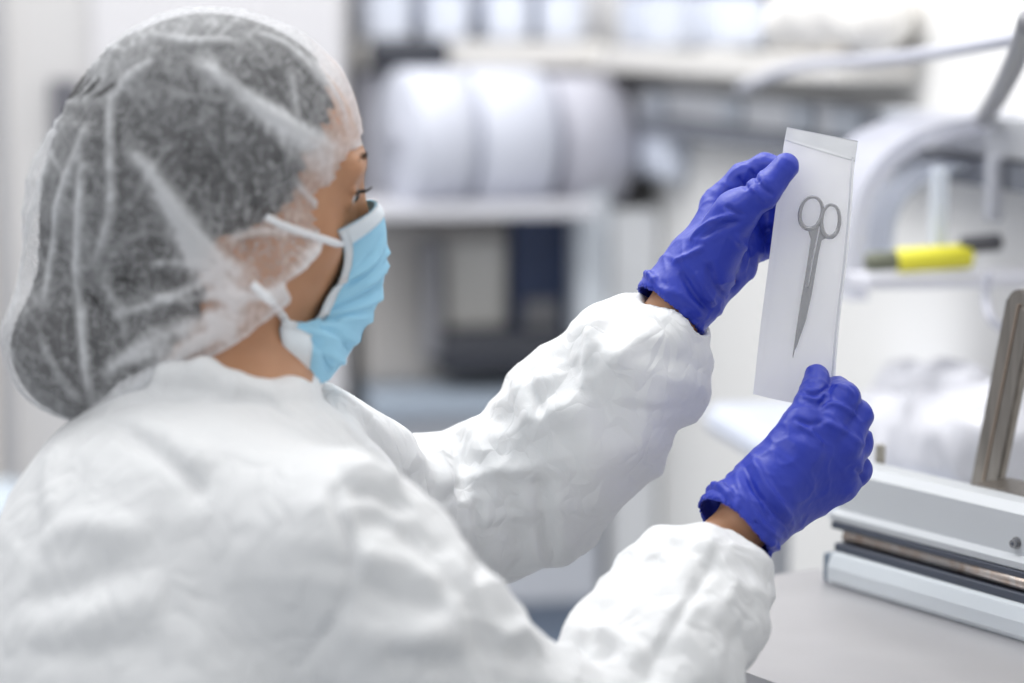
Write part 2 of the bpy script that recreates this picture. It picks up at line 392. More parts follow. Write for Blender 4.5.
# --- body: one continuous surface from crown to feet
def body_prims():
    p = [(hell((-.006, 0, .034), (.089, .073, .074)), .01, 1)]
    def a(f, k=.02): p.append((f, k, 1))
    def s(f, k=.006): p.append((f, k, -1))
    a(hell((.03, 0, -.02), (.058, .062, .078)), .03)                               # cheeks, face block
    a(hcone((.052, 0, -.088), (.066, 0, -.098), .022, .017), .03)                  # chin
    for sy in (-1, 1):
        a(hcone((.0, sy * .052, -.055), (.056, sy * .018, -.096), .014, .012), .02)  # jaw
        a(hcone((.055, sy * .044, -.022), (.03, sy * .058, -.02), .014, .012), .018)  # cheekbone
        a(hcone((.079, sy * .010, .033), (.072, sy * .045, .029), .0085, .009), .012)   # brow ridge
        s(hell((.094, sy * .033, .012), (.017, .016, .011)), .010)                   # eye socket
        a(hcone((.0815, sy * .020, .017), (.077, sy * .045, .014), .0035, .003), .003)   # upper lid
        a(hcone((.0800, sy * .022, .005), (.0755, sy * .044, .006), .003, .003), .004)
        a(hell((-.004, sy * .069, -.048), (.014, .006, .024)), .006); s(hell((.0, sy * .076, -.047), (.009, .006, .017)), .004)   # ear
    a(hcone((.081, 0, .020), (.106, 0, -.030), .0065, .0085), .012); a(hcone((.104, 0, -.036), (.095, 0, -.042), .011, .010), .008)   # nose
    a(hell((.088, 0, -.066), (.012, .024, .010)), .010)                             # lips
    a(cone(neck0, neck1, .051, .049), .03)
    a(cone(W(200, 520, 1.58), neck0, .065, .052), .03)
    a(cone(sh_r, W(240, 520, 1.56), .042, .045), .04); a(cone(sh_l, W(245, 490, 1.66), .040, .045), .04)
    a(ellip(W(185, 720, 1.60), [[.94, .34, 0], [-.34, .94, 0], [0, 0, 1]], (.10, .150, .17)), .06)
    a(ellip((hips + chest) / 2, [[.94, .34, 0], [-.34, .94, 0], [0, 0, 1]], (.09, .14, .25)), .06)
    a(ellip(hips, [[.94, .34, 0], [-.34, .94, 0], [0, 0, 1]], (.11, .165, .13)), .06)
    for sy in (-1, 1):
        q = hips + np.array([-.34, .94, 0]) * .085 * sy; kn = q + np.array([.03, 0, -.40]); an = q + np.array([-.01, 0, -.80])
        a(cone(q, kn, .085, .055), .03); a(cone(kn, an, .055, .036), .02); a(cone((an[0], an[1], .035), (an[0] + .13, an[1] + .05, .03), .034, .026), .02)
    a(cone(sh_r, el_r, .042, .034), .02); a(cone(el_r, wr_r + (wr_r - el_r) * 0, .034, .0215), .01)
    a(cone(sh_l, el_l, .042, .034), .02); a(cone(el_l, wr_l, .034, .0215), .01)
    for q in hand_right(-.002) + hand_left(-.002): p.append((q[0], q[1], 1))
    return p
P, F = nets(sdf(body_prims()), (-.62, 1.25, -.01), (.33, 2.1, 1.66), .003, 1.15)
P = relax(P, F, 1, .4)
body = link('body', quickmesh('body', P, F), M_skin); 
body_bvh = BVHTree.FromPolygons([tuple(v) for v in P.tolist()], F.tolist())
fix_parent(body, person)

# --- eyes, lashes, brows
for sy in (-1, 1):
    bm = bmesh.new(); bmesh.ops.create_uvsphere(bm, u_segments=24, v_segments=16, radius=.0122)
    c = HEAD.w((.0695, sy * .032, .011)); bmesh.ops.transform(bm, matrix=Matrix.Translation(Vector(c)), verts=bm.verts)
    e = bm_obj('eye', bm, M_eye, person, True)
    bm = bmesh.new(); bmesh.ops.create_uvsphere(bm, u_segments=20, v_segments=10, radius=.0063)
    gz = HEAD.w((.0775, sy * .032, .0115)); bmesh.ops.transform(bm, matrix=Matrix.Translation(Vector(gz)), verts=bm.verts); bm_obj('iris', bm, M_iris, e, True)
    bm = bmesh.new()
    for i in range(26):
        t = i / 25; a = HEAD.w((.0845 - .010 * t * t - .001, sy * (.020 + .025 * t), .0145 - .002 * t))
        dr = HEAD.A[0] * (.010 - .002 * t) + HEAD.A[2] * .003 + HEAD.A[1] * sy * .004 * (t - .2); b = a + dr * .6 - HEAD.A[2] * .001; c2 = a + dr * 1.05 + HEAD.A[2] * .001
        tube(bm, [a, b, c2], [.0005, .0004, .0001], 5)
    bm_obj('eyelashes', bm, M_lash, person, True)
    bm = bmesh.new()
    for i in range(44):
        t = random.random(); a = HEAD.w((.0855 - .011 * t * t, sy * (.014 + .034 * t), .033 + .004 * math.sin(t * 2.6) + random.uniform(-.0025, .0025)))
        tube(bm, [a, a + HEAD.A[1] * sy * .006 + HEAD.A[2] * .002 + HEAD.A[0] * .0005], [.0004, .0001], 4)
    bm_obj('eyebrow', bm, M_lash, person, True)

edge_px = [(420, 138), (364, 150), (352, 184), (341, 198), (326, 215), (325, 236), (321, 255), (298, 272), (279, 283), (291, 297), (272, 310), (243, 336), (215, 353), (175, 378), (130, 425), (60, 520)]
CAP_EDGE = np.array([[*Hl(a, b, -.075)[[0, 2]]] for a, b in edge_px])
def inside_open(Q, edge_l=None):
    """signed side of the cap's opening line in the head's side view (positive: open)"""
    edge_l = CAP_EDGE if edge_l is None else edge_l; poly = np.vstack([edge_l, [[.35, -.45], [.45, .05]]]); x, z = Q[:, 0], Q[:, 2]; ins = np.zeros(len(Q), bool); dist = np.full(len(Q), 9.0)
    for i in range(len(poly)):
        a, b = poly[i], poly[(i + 1) % len(poly)]
        c = ((a[1] > z) != (b[1] > z)) & (x < (b[0] - a[0]) * (z - a[1]) / (b[1] - a[1] + 1e-12) + a[0]); ins ^= c
        if i < len(edge_l) - 1:
            ab = b - a; t = np.clip(((x - a[0]) * ab[0] + (z - a[1]) * ab[1]) / (ab @ ab), 0, 1); dist = np.minimum(dist, np.hypot(x - a[0] - t * ab[0], z - a[1] - t * ab[1]))
    return np.where(ins, dist, -dist)
hairline = np.array([Hl(a, b, -.070)[[0, 2]] for a, b in [(322, -60), (326, 40), (336, 80), (339, 110), (327, 140), (311, 172), (302, 205), (262, 226), (236, 236), (224, 262), (208, 285), (196, 318), (176, 352), (155, 400), (140, 520)]])
# --- hair: swept back into a low bun
def hair_prims(g=0.0):
    p = [(ellip(HEAD.w((-.012, 0, .042)), A3, (.087 + g, .079 + g, .072 + g)), .01, 1)]
    p.append((hell((-.058, 0, -.008), (.060 + g, .074 + g, .080 + g)), .03, 1))
    p.append((hell((.002, 0, .012), (.052 + g, .082 + g, .052 + g)), .015, 1)); p.append((hell((-.060, 0, -.052), (.045 + g, .060 + g, .052 + g)), .02, 1))
    p.append((ball(W(75, 348, 1.60), .040 + g), .02, 1)); p.append((cone(W(92, 362, 1.60), W(140, 310, 1.60), .035 + g, .046 + g), .02, 1))
    p.append((cone(W(115, 360, 1.60), W(205, 295, 1.60), .032 + g, .050 + g), .02, 1)); p.append((cone(W(118, 205, 1.61), W(92, 330, 1.605), .040 + g, .038 + g), .02, 1))
    return p
hf = sdf(hair_prims())
def hair_f(P):
    q = (P - HP.astype(np.float32)) @ A3.T.astype(np.float32); ang = np.arctan2(q[:, 1], q[:, 2] + .02)
    base = hf(P); nr = base < .02; op = np.full(len(P), -1.0); op[nr] = inside_open(q[nr], hairline); base = np.maximum(base, op * .8)
    return base + .0016 * np.sin(ang * 46 + q[:, 0] * 60 + 5 * vnoise(P * 22)) + .003 * (vnoise(P * np.array([30, 30, 30])) - .5)
P, F = nets(hair_f, HP - np.array([.20, .16, .20]), HP + np.array([.14, .16, .16]), .0028)
hair = link('hair', quickmesh('hair', P, F), M_hair); fix_parent(hair, person)
bm = bmesh.new()                                                   # loose strands around the bun and nape
for i in range(150):
    c = W(84, 343, 1.60); th = random.uniform(0, 6.28); ph = random.uniform(-.6, 1.1); r = .037
    pts = []
    for k in range(8):
        t = th + k * .13; pts.append(c + np.array([math.cos(t) * math.cos(ph), -.55 + random.uniform(-.03, .03), math.sin(t)]) * r * (1 + .06 * math.sin(k + i)))
    tube(bm, spline(pts, 2), .0005, 4)
fly = bm_obj('loose_strands', bm, M_hair, hair, True); fly['kind'] = 'stuff'

# --- bouffant cap
cap_pr = [(ellip(HEAD.w((-.008, 0, .044)), A3, (.091, .088, .074)), .01, 1), (ellip(W(172, 188, 1.62), A3, (.085, .092, .077)), .02, 1),
          (ball(W(118, 222, 1.61), .053), .03, 1), (ball(W(76, 340, 1.60), .045), .03, 1), (cone(W(108, 205, 1.61), W(76, 335, 1.605), .048, .040), .02, 1), (cone(W(108, 366, 1.595), W(180, 310, 1.595), .033, .050), .02, 1), (cone(W(150, 352, 1.59), W(262, 292, 1.585), .036, .046), .02, 1), (hell((.0, 0, -.02), (.073, .081, .068)), .02, 1)] + [(q[0], .004, 1) for q in hair_prims(.0045)]
P, F = nets(sdf(cap_pr), HP - np.array([.20, .17, .21]), HP + np.array([.15, .17, .18]), .0026)
Nn = vnormals(P, F); cap_bvh = BVHTree.FromPolygons([tuple(v) for v in P.tolist()], F.tolist())
cap_folds = [  # line, width, height, extra cloth layers
    ([(190, 60), (225, 84), (262, 112), (300, 132), (345, 152)], .006, .004, .28), ([(240, 92), (290, 132), (335, 165)], .010, .003, .22), ([(262, 108), (300, 150), (335, 190)], .007, .002, .12),
    ([(122, 146), (148, 170), (180, 212), (215, 252), (258, 286)], .0055, .004, .36), ([(150, 176), (180, 225), (215, 270), (255, 298)], .008, .003, .32), ([(176, 232), (215, 285), (250, 305)], .009, .003, .25),
    ([(113, 88), (111, 150), (112, 205), (96, 268)], .0030, .003, .30), ([(84, 150), (82, 220), (80, 300), (92, 400)], .0035, .0035, .30), ([(68, 170), (56, 240), (44, 318)], .0025, .003, .32),
    ([(92, 120), (70, 180), (58, 230)], .004, .003, .20), ([(60, 140), (38, 200), (22, 270), (12, 340)], .005, .002, .22), ([(148, 262), (180, 262), (222, 268)], .0025, .002, .28), ([(200, 296), (240, 297), (280, 296)], .0030, .002, .40),
    ([(150, 296), (180, 300), (205, 298)], .0025, .002, .25), ([(222, 240), (262, 232), (322, 235)], .003, .002, .28), ([(293, 180), (306, 196), (322, 212)], .0025, .002, .35), ([(246, 30), (290, 52), (320, 84), (345, 120)], .004, .003, .28),
    ([(310, 60), (330, 92), (350, 140)], .004, .002, .2), ([(290, 70), (292, 100), (296, 120)], .003, .002, .2), ([(95, 412), (130, 386), (175, 358), (220, 330), (270, 305)], .0055, .003, .35), ([(100, 380), (125, 360), (180, 345), (240, 322)], .005, .002, .25),
    ([(85, 300), (84, 350), (90, 395)], .003, .002, .2), ([(100, 270), (120, 310), (130, 340)], .003, .002, .18), ([(40, 330), (55, 365), (85, 405)], .003, .002, .18), ([(140, 34), (190, 44), (240, 42)], .004, .002, .18),
    ([(160, 60), (130, 80), (113, 110)], .004, .002, .2), ([(270, 120), (284, 150), (286, 172)], .003, .001, .12), ([(165, 100), (190, 96), (240, 104)], .002, .001, .10), ([(120, 240), (150, 232), (190, 238)], .002, .001, .12),
    ([(232, 262), (206, 282), (150, 306), (110, 316)], .003, .002, .26), ([(262, 292), (215, 318), (160, 336), (118, 362)], .006, .003, .30), ([(176, 140), (150, 172), (132, 210)], .002, .001, .14), ([(215, 150), (240, 190), (250, 228)], .002, .001, .12), ([(205, 310), (225, 325), (232, 345)], .004, .002, .3), ([(262, 292), (285, 296), (292, 300)], .006, .002, .5), ([(326, 215), (330, 195), (345, 160)], .004, .002, .25), ([(300, 262), (318, 250), (326, 230)], .005, .002, .3)]
Lay = np.zeros(len(P)); Dsp = np.zeros(len(P))
for pts, w, amp, lay in cap_folds:
    ln = drop(cap_bvh, pts)
    if len(ln) < 3: continue
    d, t = linedist(P, ln, w * 3.5); e = np.clip(np.minimum(t, 1 - t) * 6, 0, 1); g = np.exp(-(d / w) ** 2) * e; Dsp += amp * g; Lay += lay * 1.15 * (.80 * np.exp(-(d / (w * 1.05)) ** 4) + .80 * np.exp(-(d / (w * .28 + .0007)) ** 2)) * e
# radial gathers of the far side and the rest of the cap
q = HEAD.l(P); th = np.arctan2(q[:, 2] - .02, q[:, 0] + .03); gath = np.abs(vnoise(np.stack([th * 7, q[:, 1] * 9, q[:, 0] * 9], 1)) * 2 - 1)
Dsp += -.0022 * gath + .0018; Lay += .07 * np.clip(1 - gath * 5, 0, 1)
so = inside_open(q); Lay += .60 * np.exp(-(so / .0045) ** 2); Dsp += .0015 * np.sin(th * 90) * np.exp(-(so / .012) ** 2)
Dsp = np.maximum(Dsp, -.0004)
P = P + Nn * Dsp[:, None]
keep = so < .0005; FK = F[keep[F].all(1)]
used = np.unique(FK); remap = np.full(len(P), -1); remap[used] = np.arange(len(used)); P2 = P[used]; F2 = remap[FK]; Lay2 = Lay[used]
me = quickmesh('bouffant_cap', P2, F2)
E = np.sort(np.concatenate([F2[:, [0, 1]], F2[:, [1, 2]], F2[:, [2, 3]], F2[:, [3, 0]]]), 1); u, cn = np.unique(E, axis=0, return_counts=True); be = u[cn == 1]
for _ in range(6):
    A = np.zeros_like(P2); c = np.zeros(len(P2)); np.add.at(A, be[:, 0], P2[be[:, 1]]); np.add.at(A, be[:, 1], P2[be[:, 0]]); np.add.at(c, be[:, 0], 1); np.add.at(c, be[:, 1], 1)
    m = c == 2; P2[m] = P2[m] * .4 + .6 * A[m] / 2
me.vertices.foreach_set('co', P2.astype(np.float32).ravel())
at = me.attributes.new('layers', 'FLOAT', 'POINT'); at.data.foreach_set('value', np.clip(Lay2, 0, .8).astype(np.float32))
cap = link('bouffant_cap', me, M_cap); fix_parent(cap, person); cap['label'] = 'translucent white non-woven cap'

# --- face mask
near_edge = [(338, 231), (344, 251), (341, 275), (327, 297), (312, 322), (282, 322), (283, 350), (288, 388)]
front = [(375, 201), (384, 216), (387, 240), (386, 266), (379, 300), (359, 336), (343, 360), (330, 375)]
ys = [-.055, -.058, -.060, -.061, -.060, -.066, -.062, -.056]
NV, NU = 60, 24
def samp(L_, n):
    s = spline([(*p, 0) if len(p) == 2 else p for p in L_], 12); s = np.array(s); i = np.linspace(0, len(s) - 1, n); k = np.minimum(i.astype(int), len(s) - 2); f = (i - k)[:, None]; return s[k] * (1 - f) + s[k + 1] * f
ne = samp(near_edge, NV); fr_ = samp(front, NV); yy = samp([(y, 0) for y in ys], NV)[:, 0]
for i in range(NV):
    o, d = ray(ne[i, 0], ne[i, 1]); h = body_bvh.ray_cast(Vector(o), Vector(d))
    if h[0] is not None and ne[i, 1] < 345: yy[i] = min(-.036, max(-.070, HEAD.l(np.array(h[0]))[1] - .0015))
    else: yy[i] = yy[i - 1] * .85 - .050 * .15
for _ in range(6): yy[1:-1] = (yy[:-2] + yy[1:-1] + yy[2:]) / 3
grid = np.zeros((NV, NU, 3))
for i in range(NV):
    a = Hl(ne[i, 0], ne[i, 1], yy[i]); b = Hl(fr_[i, 0], fr_[i, 1], -.004)
    for j in range(NU):
        u = j / (NU - 1) * math.pi / 2; s = math.sin(u) ** .92
        grid[i, j] = [a[0] + (b[0] - a[0]) * s, yy[i] * math.cos(u), a[2] + (b[2] - a[2]) * s]
full = np.concatenate([grid, (grid * [1, -1, 1])[:, :-1][:, ::-1]], 1); NW = full.shape[1]
c0 = np.array([.0, 0, -.05]); nrm = np.gradient(full, axis=0); nrm2 = np.gradient(full, axis=1); nn = np.cross(nrm2, nrm); nn /= np.linalg.norm(nn, axis=2, keepdims=True) + 1e-9
nn *= np.sign(((full - c0) * nn).sum(2, keepdims=True))
vv = np.linspace(0, 1, NV)[:, None]; uu = np.linspace(0, 1, NW)[None]
side = np.clip(np.sin(uu * math.pi) * 2.2, 0, 1)
def pleat(v, c, w=.05): return np.clip(1 - np.abs(v - c) / w, 0, 1) * (v < c) + np.exp(-np.clip(v - c, 0, 1) / .008) * (v >= c)
ds = .0042 * (pleat(vv, .36) + pleat(vv, .56) + pleat(vv, .74)) * (1 - .3 * side)
cr = np.zeros_like(ds)
for (v0, u0, v1, u1, am) in ((.40, .10, .33, .40, -.003), (.52, .06, .50, .34, -.0028), (.66, .08, .78, .36, -.003), (.70, .06, .90, .25, -.003), (.46, .20, .42, .48, .0022), (.62, .12, .64, .42, .0025), (.82, .15, .86, .40, .0018), (.30, .12, .22, .30, -.0015)):
    a = np.array([v0, u0]); b = np.array([v1, u1])
    for mir in (0, 1):
        U = uu if not mir else 1 - uu
        ab = b - a; t = np.clip(((vv - a[0]) * ab[0] + (U - a[1]) * ab[1]) / (ab @ ab), 0, 1); d = np.hypot(vv - a[0] - t * ab[0], (U - a[1] - t * ab[1]) * .8); cr += 1.35 * am * np.exp(-(d / .016) ** 2)
full = full + nn * (ds + cr)[..., None]
GW = HEAD.w(full.reshape(-1, 3)); mgrid = GW.reshape(NV, NW, 3)
mn = (nn.reshape(-1, 3) @ HEAD.A).reshape(NV, NW, 3)
def patch(name, G, mats, parent, thick=.0008, face_mat=None):
    if thick == 0:
        h_, w_ = G.shape[:2]; return mesh_from(name, G.reshape(-1, 3), [(i * w_ + j, i * w_ + j + 1, (i + 1) * w_ + j + 1, (i + 1) * w_ + j) for i in range(h_ - 1) for j in range(w_ - 1)], mats, parent)
    h_, w_ = G.shape[:2]; n = np.cross(np.gradient(G, axis=1), np.gradient(G, axis=0)); n /= np.linalg.norm(n, axis=2, keepdims=True) + 1e-9
    V = np.concatenate([G.reshape(-1, 3), (G + n * thick).reshape(-1, 3)]); o = h_ * w_; Fc = []
    for i in range(h_ - 1):
        for j in range(w_ - 1):
            a = i * w_ + j; Fc.append((a, a + 1, a + w_ + 1, a + w_)); Fc.append((o + a, o + a + w_, o + a + w_ + 1, o + a + 1))
    for i in range(h_ - 1):
        for j in (0, w_ - 1):
            a = i * w_ + j; Fc.append((a, a + w_, o + a + w_, o + a))
    for j in range(w_ - 1):
        for i in (0, h_ - 1):
            a = i * w_ + j; Fc.append((a, a + 1, o + a + 1, o + a))
    return mesh_from(name, V, Fc, mats, parent)
mask = patch('face_mask', mgrid, M_blue, person); mask['label'] = 'pleated light blue face mask'
def offs(i0, i1, j0, j1, k): return mgrid[i0:i1, j0:j1] + mn[i0:i1, j0:j1] * k
o1 = offs(0, 8, 0, NW, .0012)
patch('top_binding', o1, M_maskw, mask, .0006)['label'] = 'white top band of the mask'
for j0, j1 in ((0, 3), (NW - 3, NW)): patch('side_binding', offs(0, NV, j0, j1, .0014), M_maskw, mask, .0006)
# broad white end panel near the lower corner
for j0, j1 in ((0, 6), (NW - 6, NW)):
    G = offs(44, NV, j0, j1, .0017); patch('end_panel', G, M_maskw, mask, .0005)
# ties: run over the cap
def strap(pts, w, parent):
    bm = bmesh.new(); ps = spline(pts, 5); tube(bm, ps, w, 8, True, (np.array([0, -1, 0.]), .35)); return bm_obj('mask_tie', bm, M_white, parent, True)
def over(pp, lift=.004):
    out = []
    for a, b in pp:
        o, d = ray(a, b); h = cap_bvh.ray_cast(Vector(o), Vector(d)); out.append(np.array(h[0]) - d * lift if h[0] is not None else None)
    return [x for x in out if x is not None]
def lay(pp, lift):
    out = []
    for a, b in pp:
        o, d = ray(a, b); hs = [h[0] for h in (cap_bvh.ray_cast(Vector(o), Vector(d)), body_bvh.ray_cast(Vector(o), Vector(d))) if h[0] is not None]
        if b > 312 or a > 330: hs = [h[0] for h in (body_bvh.ray_cast(Vector(o), Vector(d)),) if h[0] is not None] or hs
        if hs: out.append(min((np.array(h) for h in hs), key=lambda h: np.linalg.norm(h - o)) - d * lift)
    return out
strap(lay([(350, 247), (338, 244), (326, 240), (312, 236), (298, 231), (282, 225), (266, 217)], .0045), .0026, mask)
strap(lay([(297, 336), (288, 325), (280, 313), (272, 303), (262, 293), (252, 284)], .0045), .0030, mask)
strap([HEAD.w(HEAD.l(Hp(350, 246, -.066)) * [1, -1, 1]), HEAD.w((.02, .085, .0)), HEAD.w((-.05, .09, .02))], .0026, mask)
strap([HEAD.w(HEAD.l(Hp(296, 334, -.070)) * [1, -1, 1]), HEAD.w((.02, .082, -.05)), HEAD.w((-.05, .085, -.03))], .0030, mask)

# --- coverall
def cov_prims():
    p = []
    def a(f, k=.03): p.append((f, k, 1))
    ax3 = [[.94, .34, 0], [-.34, .94, 0], [0, 0, 1]]
    a(ellip(W(190, 720, 1.585), ax3, (.135, .18, .19)), .04)
    a(cone(W(250, 452, 1.585), W(200, 540, 1.56), .040, .085), .04)
    a(cone(W(138, 524, 1.58), W(139, 640, 1.57), .043, .080), .03)
    a(cone(W(104, 482, 1.63), W(215, 462, 1.60), .025, .043), .03)
    a(cone(W(262, 432, 1.58), W(312, 450, 1.66), .022, .028), .02); a(cone(W(290, 480, 1.58), W(340, 500, 1.64), .05, .045), .03)
    a(cone(W(317, 419, 1.68), W(386, 457, 1.74), .027, .026), .015)
    # near arm
    a(cone(W(230, 520, 1.50), W(335, 552, 1.46), .058, .052), .04); a(cone(W(335, 552, 1.46), W(410, 640, 1.46), .054, .054), .03); a(cone(W(410, 640, 1.46), W(515, 740, 1.50), .054, .060), .03)
    a(cone(W(515, 748, 1.50), W(600, 752, 1.545), .058, .056), .015); a(cone(W(600, 752, 1.545), W(652, 668, 1.595), .056, .056), .012); a(cone(W(652, 668, 1.595), W(692, 606, 1.64), .056, .053), .012); a(cone(W(692, 606, 1.64), W(724, 590, 1.66), .050, .038), .012)
    a(ball(W(520, 668, 1.515), .018), .010)
    # far arm
    a(cone(W(340, 510, 1.74), W(435, 505, 1.83), .050, .054), .02); a(cone(W(455, 515, 1.84), W(520, 490, 1.84), .058, .061), .015); a(cone(W(520, 490, 1.84), W(585, 425, 1.81), .064, .059), .015)
    a(cone(W(585, 425, 1.81), W(640, 367, 1.785), .058, .052), .015); a(cone(W(640, 367, 1.785), W(665, 344, 1.78), .047, .034), .012); a(ball(W(622, 328, 1.785), .020), .015); a(ball(W(683, 395, 1.785), .014), .015)
    # trunk and legs below the picture
    a(ellip((hips + chest) / 2, ax3, (.13, .18, .27)), .08); a(ellip(hips, ax3, (.14, .19, .16)), .06)
    for sy in (-1, 1):
        q = hips + np.array([-.34, .94, 0]) * .085 * sy; a(cone(q, q + np.array([.03, 0, -.40]), .105, .085), .03); a(cone(q + np.array([.03, 0, -.40]), q + np.array([-.01, 0, -.76]), .085, .062), .02)
    # collar standing around the neck
    a(cone(W(150, 404, 1.59), W(232, 412, 1.585), .030, .033), .02)
    ring = [(140, 384, 1.58), (168, 372, 1.552), (205, 370, 1.542), (236, 385, 1.540), (265, 394, 1.545), (292, 394, 1.565), (306, 388, 1.60), (314, 382, 1.64)]
    rr = [W(*x) for x in ring]
    for i in range(len(rr) - 1): a(cone(rr[i], rr[i + 1], .0070, .0070), .010)
    # openings at the wrists
    p.append((cone(W(722, 583, 1.66) * 1.0, wr_r + (wr_r - W(700, 590, 1.655)) * .8, .020, .036), .006, -1))
    p.append((cone(W(668, 340, 1.78), wr_l + (wr_l - W(655, 350, 1.78)) * 1.0, .020, .034), .006, -1))
    return p
P, F = nets(sdf(cov_prims()), (-.66, 1.22, .06), (.30, 2.06, 1.48), .0028, 1.12)
P = relax(P, F, 2, .5); Nn = vnormals(P, F)
cb = BVHTree.FromPolygons([tuple(v) for v in P.tolist()], F.tolist())
cov_folds = [([(533, 372), (536, 392), (548, 420)], .005, -.006), ([(520, 372), (524, 398), (532, 425)], .007, .005), ([(452, 436), (464, 462), (456, 500)], .006, -.008), ([(470, 420), (480, 455), (470, 500)], .010, .006), ([(430, 436), (440, 466), (445, 500)], .008, .005),
    ([(540, 470), (543, 520), (552, 566)], .005, -.006), ([(556, 470), (562, 520), (570, 555)], .010, .004), ([(606, 300), (592, 350), (584, 390)], .006, .005), ([(584, 390), (615, 362), (648, 335)], .006, .004), ([(590, 388), (560, 410), (530, 440)], .010, .004),
    ([(610, 345), (640, 372), (690, 380)], .010, .004), ([(560, 390), (600, 440), (660, 440)], .012, .004), ([(500, 470), (515, 520), (520, 570)], .008, -.005), ([(470, 500), (478, 545), (474, 590)], .006, -.004), ([(620, 405), (650, 408), (690, 412)], .006, -.003),
    ([(352, 478), (335, 498), (352, 556), (340, 610), (290, 678)], .0035, -.003), ([(340, 474), (372, 470), (404, 486)], .009, .006), ([(345, 492), (380, 492), (415, 515)], .006, -.006), ([(352, 520), (385, 522), (425, 550)], .008, -.006), ([(352, 555), (392, 560), (440, 590)], .008, .004), ([(356, 580), (400, 600), (455, 612)], .007, -.005),
    ([(330, 620), (390, 640), (470, 632)], .012, .006), ([(380, 655), (430, 664), (500, 650)], .010, -.006), ([(100, 418), (150, 448), (190, 480), (205, 502)], .006, -.005), ([(120, 415), (170, 440), (215, 470)], .012, .004), ([(205, 400), (245, 398), (272, 404), (296, 424)], .004, -.004), ([(120, 405), (160, 398), (200, 400)], .005, -.003),
    ([(40, 540), (90, 525), (150, 540)], .012, .005), ([(20, 600), (70, 590), (130, 560)], .010, -.005), ([(60, 640), (120, 610), (170, 600)], .014, .005), ([(20, 660), (90, 650), (160, 640)], .010, -.004), ([(60, 440), (50, 480), (55, 520)], .010, .004),
    ([(560, 640), (585, 655), (620, 650)], .005, -.005), ([(545, 625), (580, 630), (620, 640), (640, 665)], .008, .006), ([(726, 540), (690, 600), (655, 660), (648, 683)], .0035, -.0028), ([(740, 575), (720, 610), (700, 640)], .006, .003), ([(700, 540), (720, 560), (735, 590)], .005, .003),
    ([(500, 640), (520, 632), (540, 645)], .008, .006), ([(660, 545), (690, 556), (710, 580)], .006, -.003), ([(760, 600), (740, 630), (725, 670)], .007, -.003), ([(330, 388), (360, 410), (395, 440)], .006, .003), ([(315, 392), (340, 425), (380, 455)], .007, -.003)]
P = folds(P, Nn, cb, cov_folds)
rs_ = np.random.RandomState(11); CR = [(rs_.randn(3), rs_.rand() * 9, l_) for l_ in (.085, .07, .06, .05, .045, .040, .036, .032, .028, .025, .022, .020, .018)]
def cloth(P):
    arm = np.clip((P[:, 0] + .13) / .12, 0, 1)                     # sleeves are more crumpled than the back
    w = P + .022 * np.stack([vnoise(P * 9 + 3), vnoise(P * 9 + 11), vnoise(P * 9 + 23)], 1); out = (ridged(w, 11, 1) ** 2 - .35) * (.002 + .003 * arm)
    for i, (d, ph, l_) in enumerate(CR):
        d = d / np.linalg.norm(d); t = (w @ d) / l_ + ph + .6 * vnoise(P * 7 + i * 5); tri = 1 - np.abs((t % 1) * 2 - 1); m = np.clip(vnoise(P * 9 + i * 13.7) * 3 - 1.25, 0, 1)
        out += (tri ** 1.15 - .45) * m * l_ * (.020 + .070 * arm)
    return out
P = P + Nn * cloth(P)[:, None]
coverall = link('coverall', quickmesh('coverall', P, F), M_tyvek); fix_parent(coverall, person); coverall['label'] = 'crinkled white protective coverall'
# lapel point of the collar in front of the chin
# shoes
for sy in (-1, 1):
    q = hips + np.array([-.34, .94, 0]) * .085 * sy; f = sdf([(cone((q[0] - .03, q[1], .045), (q[0] + .14, q[1] + .05, .038), .045, .036), .01, 1), (cone((q[0] - .02, q[1], .06), (q[0] - .01, q[1], .10), .045, .045), .02, 1)])
    P, F = nets(f, (q[0] - .14, q[1] - .12, 0), (q[0] + .24, q[1] + .18, .17), .006); fix_parent(o := link('shoe', quickmesh('shoe', P, F), mat('shoe_white', (.7, .7, .7))), person)

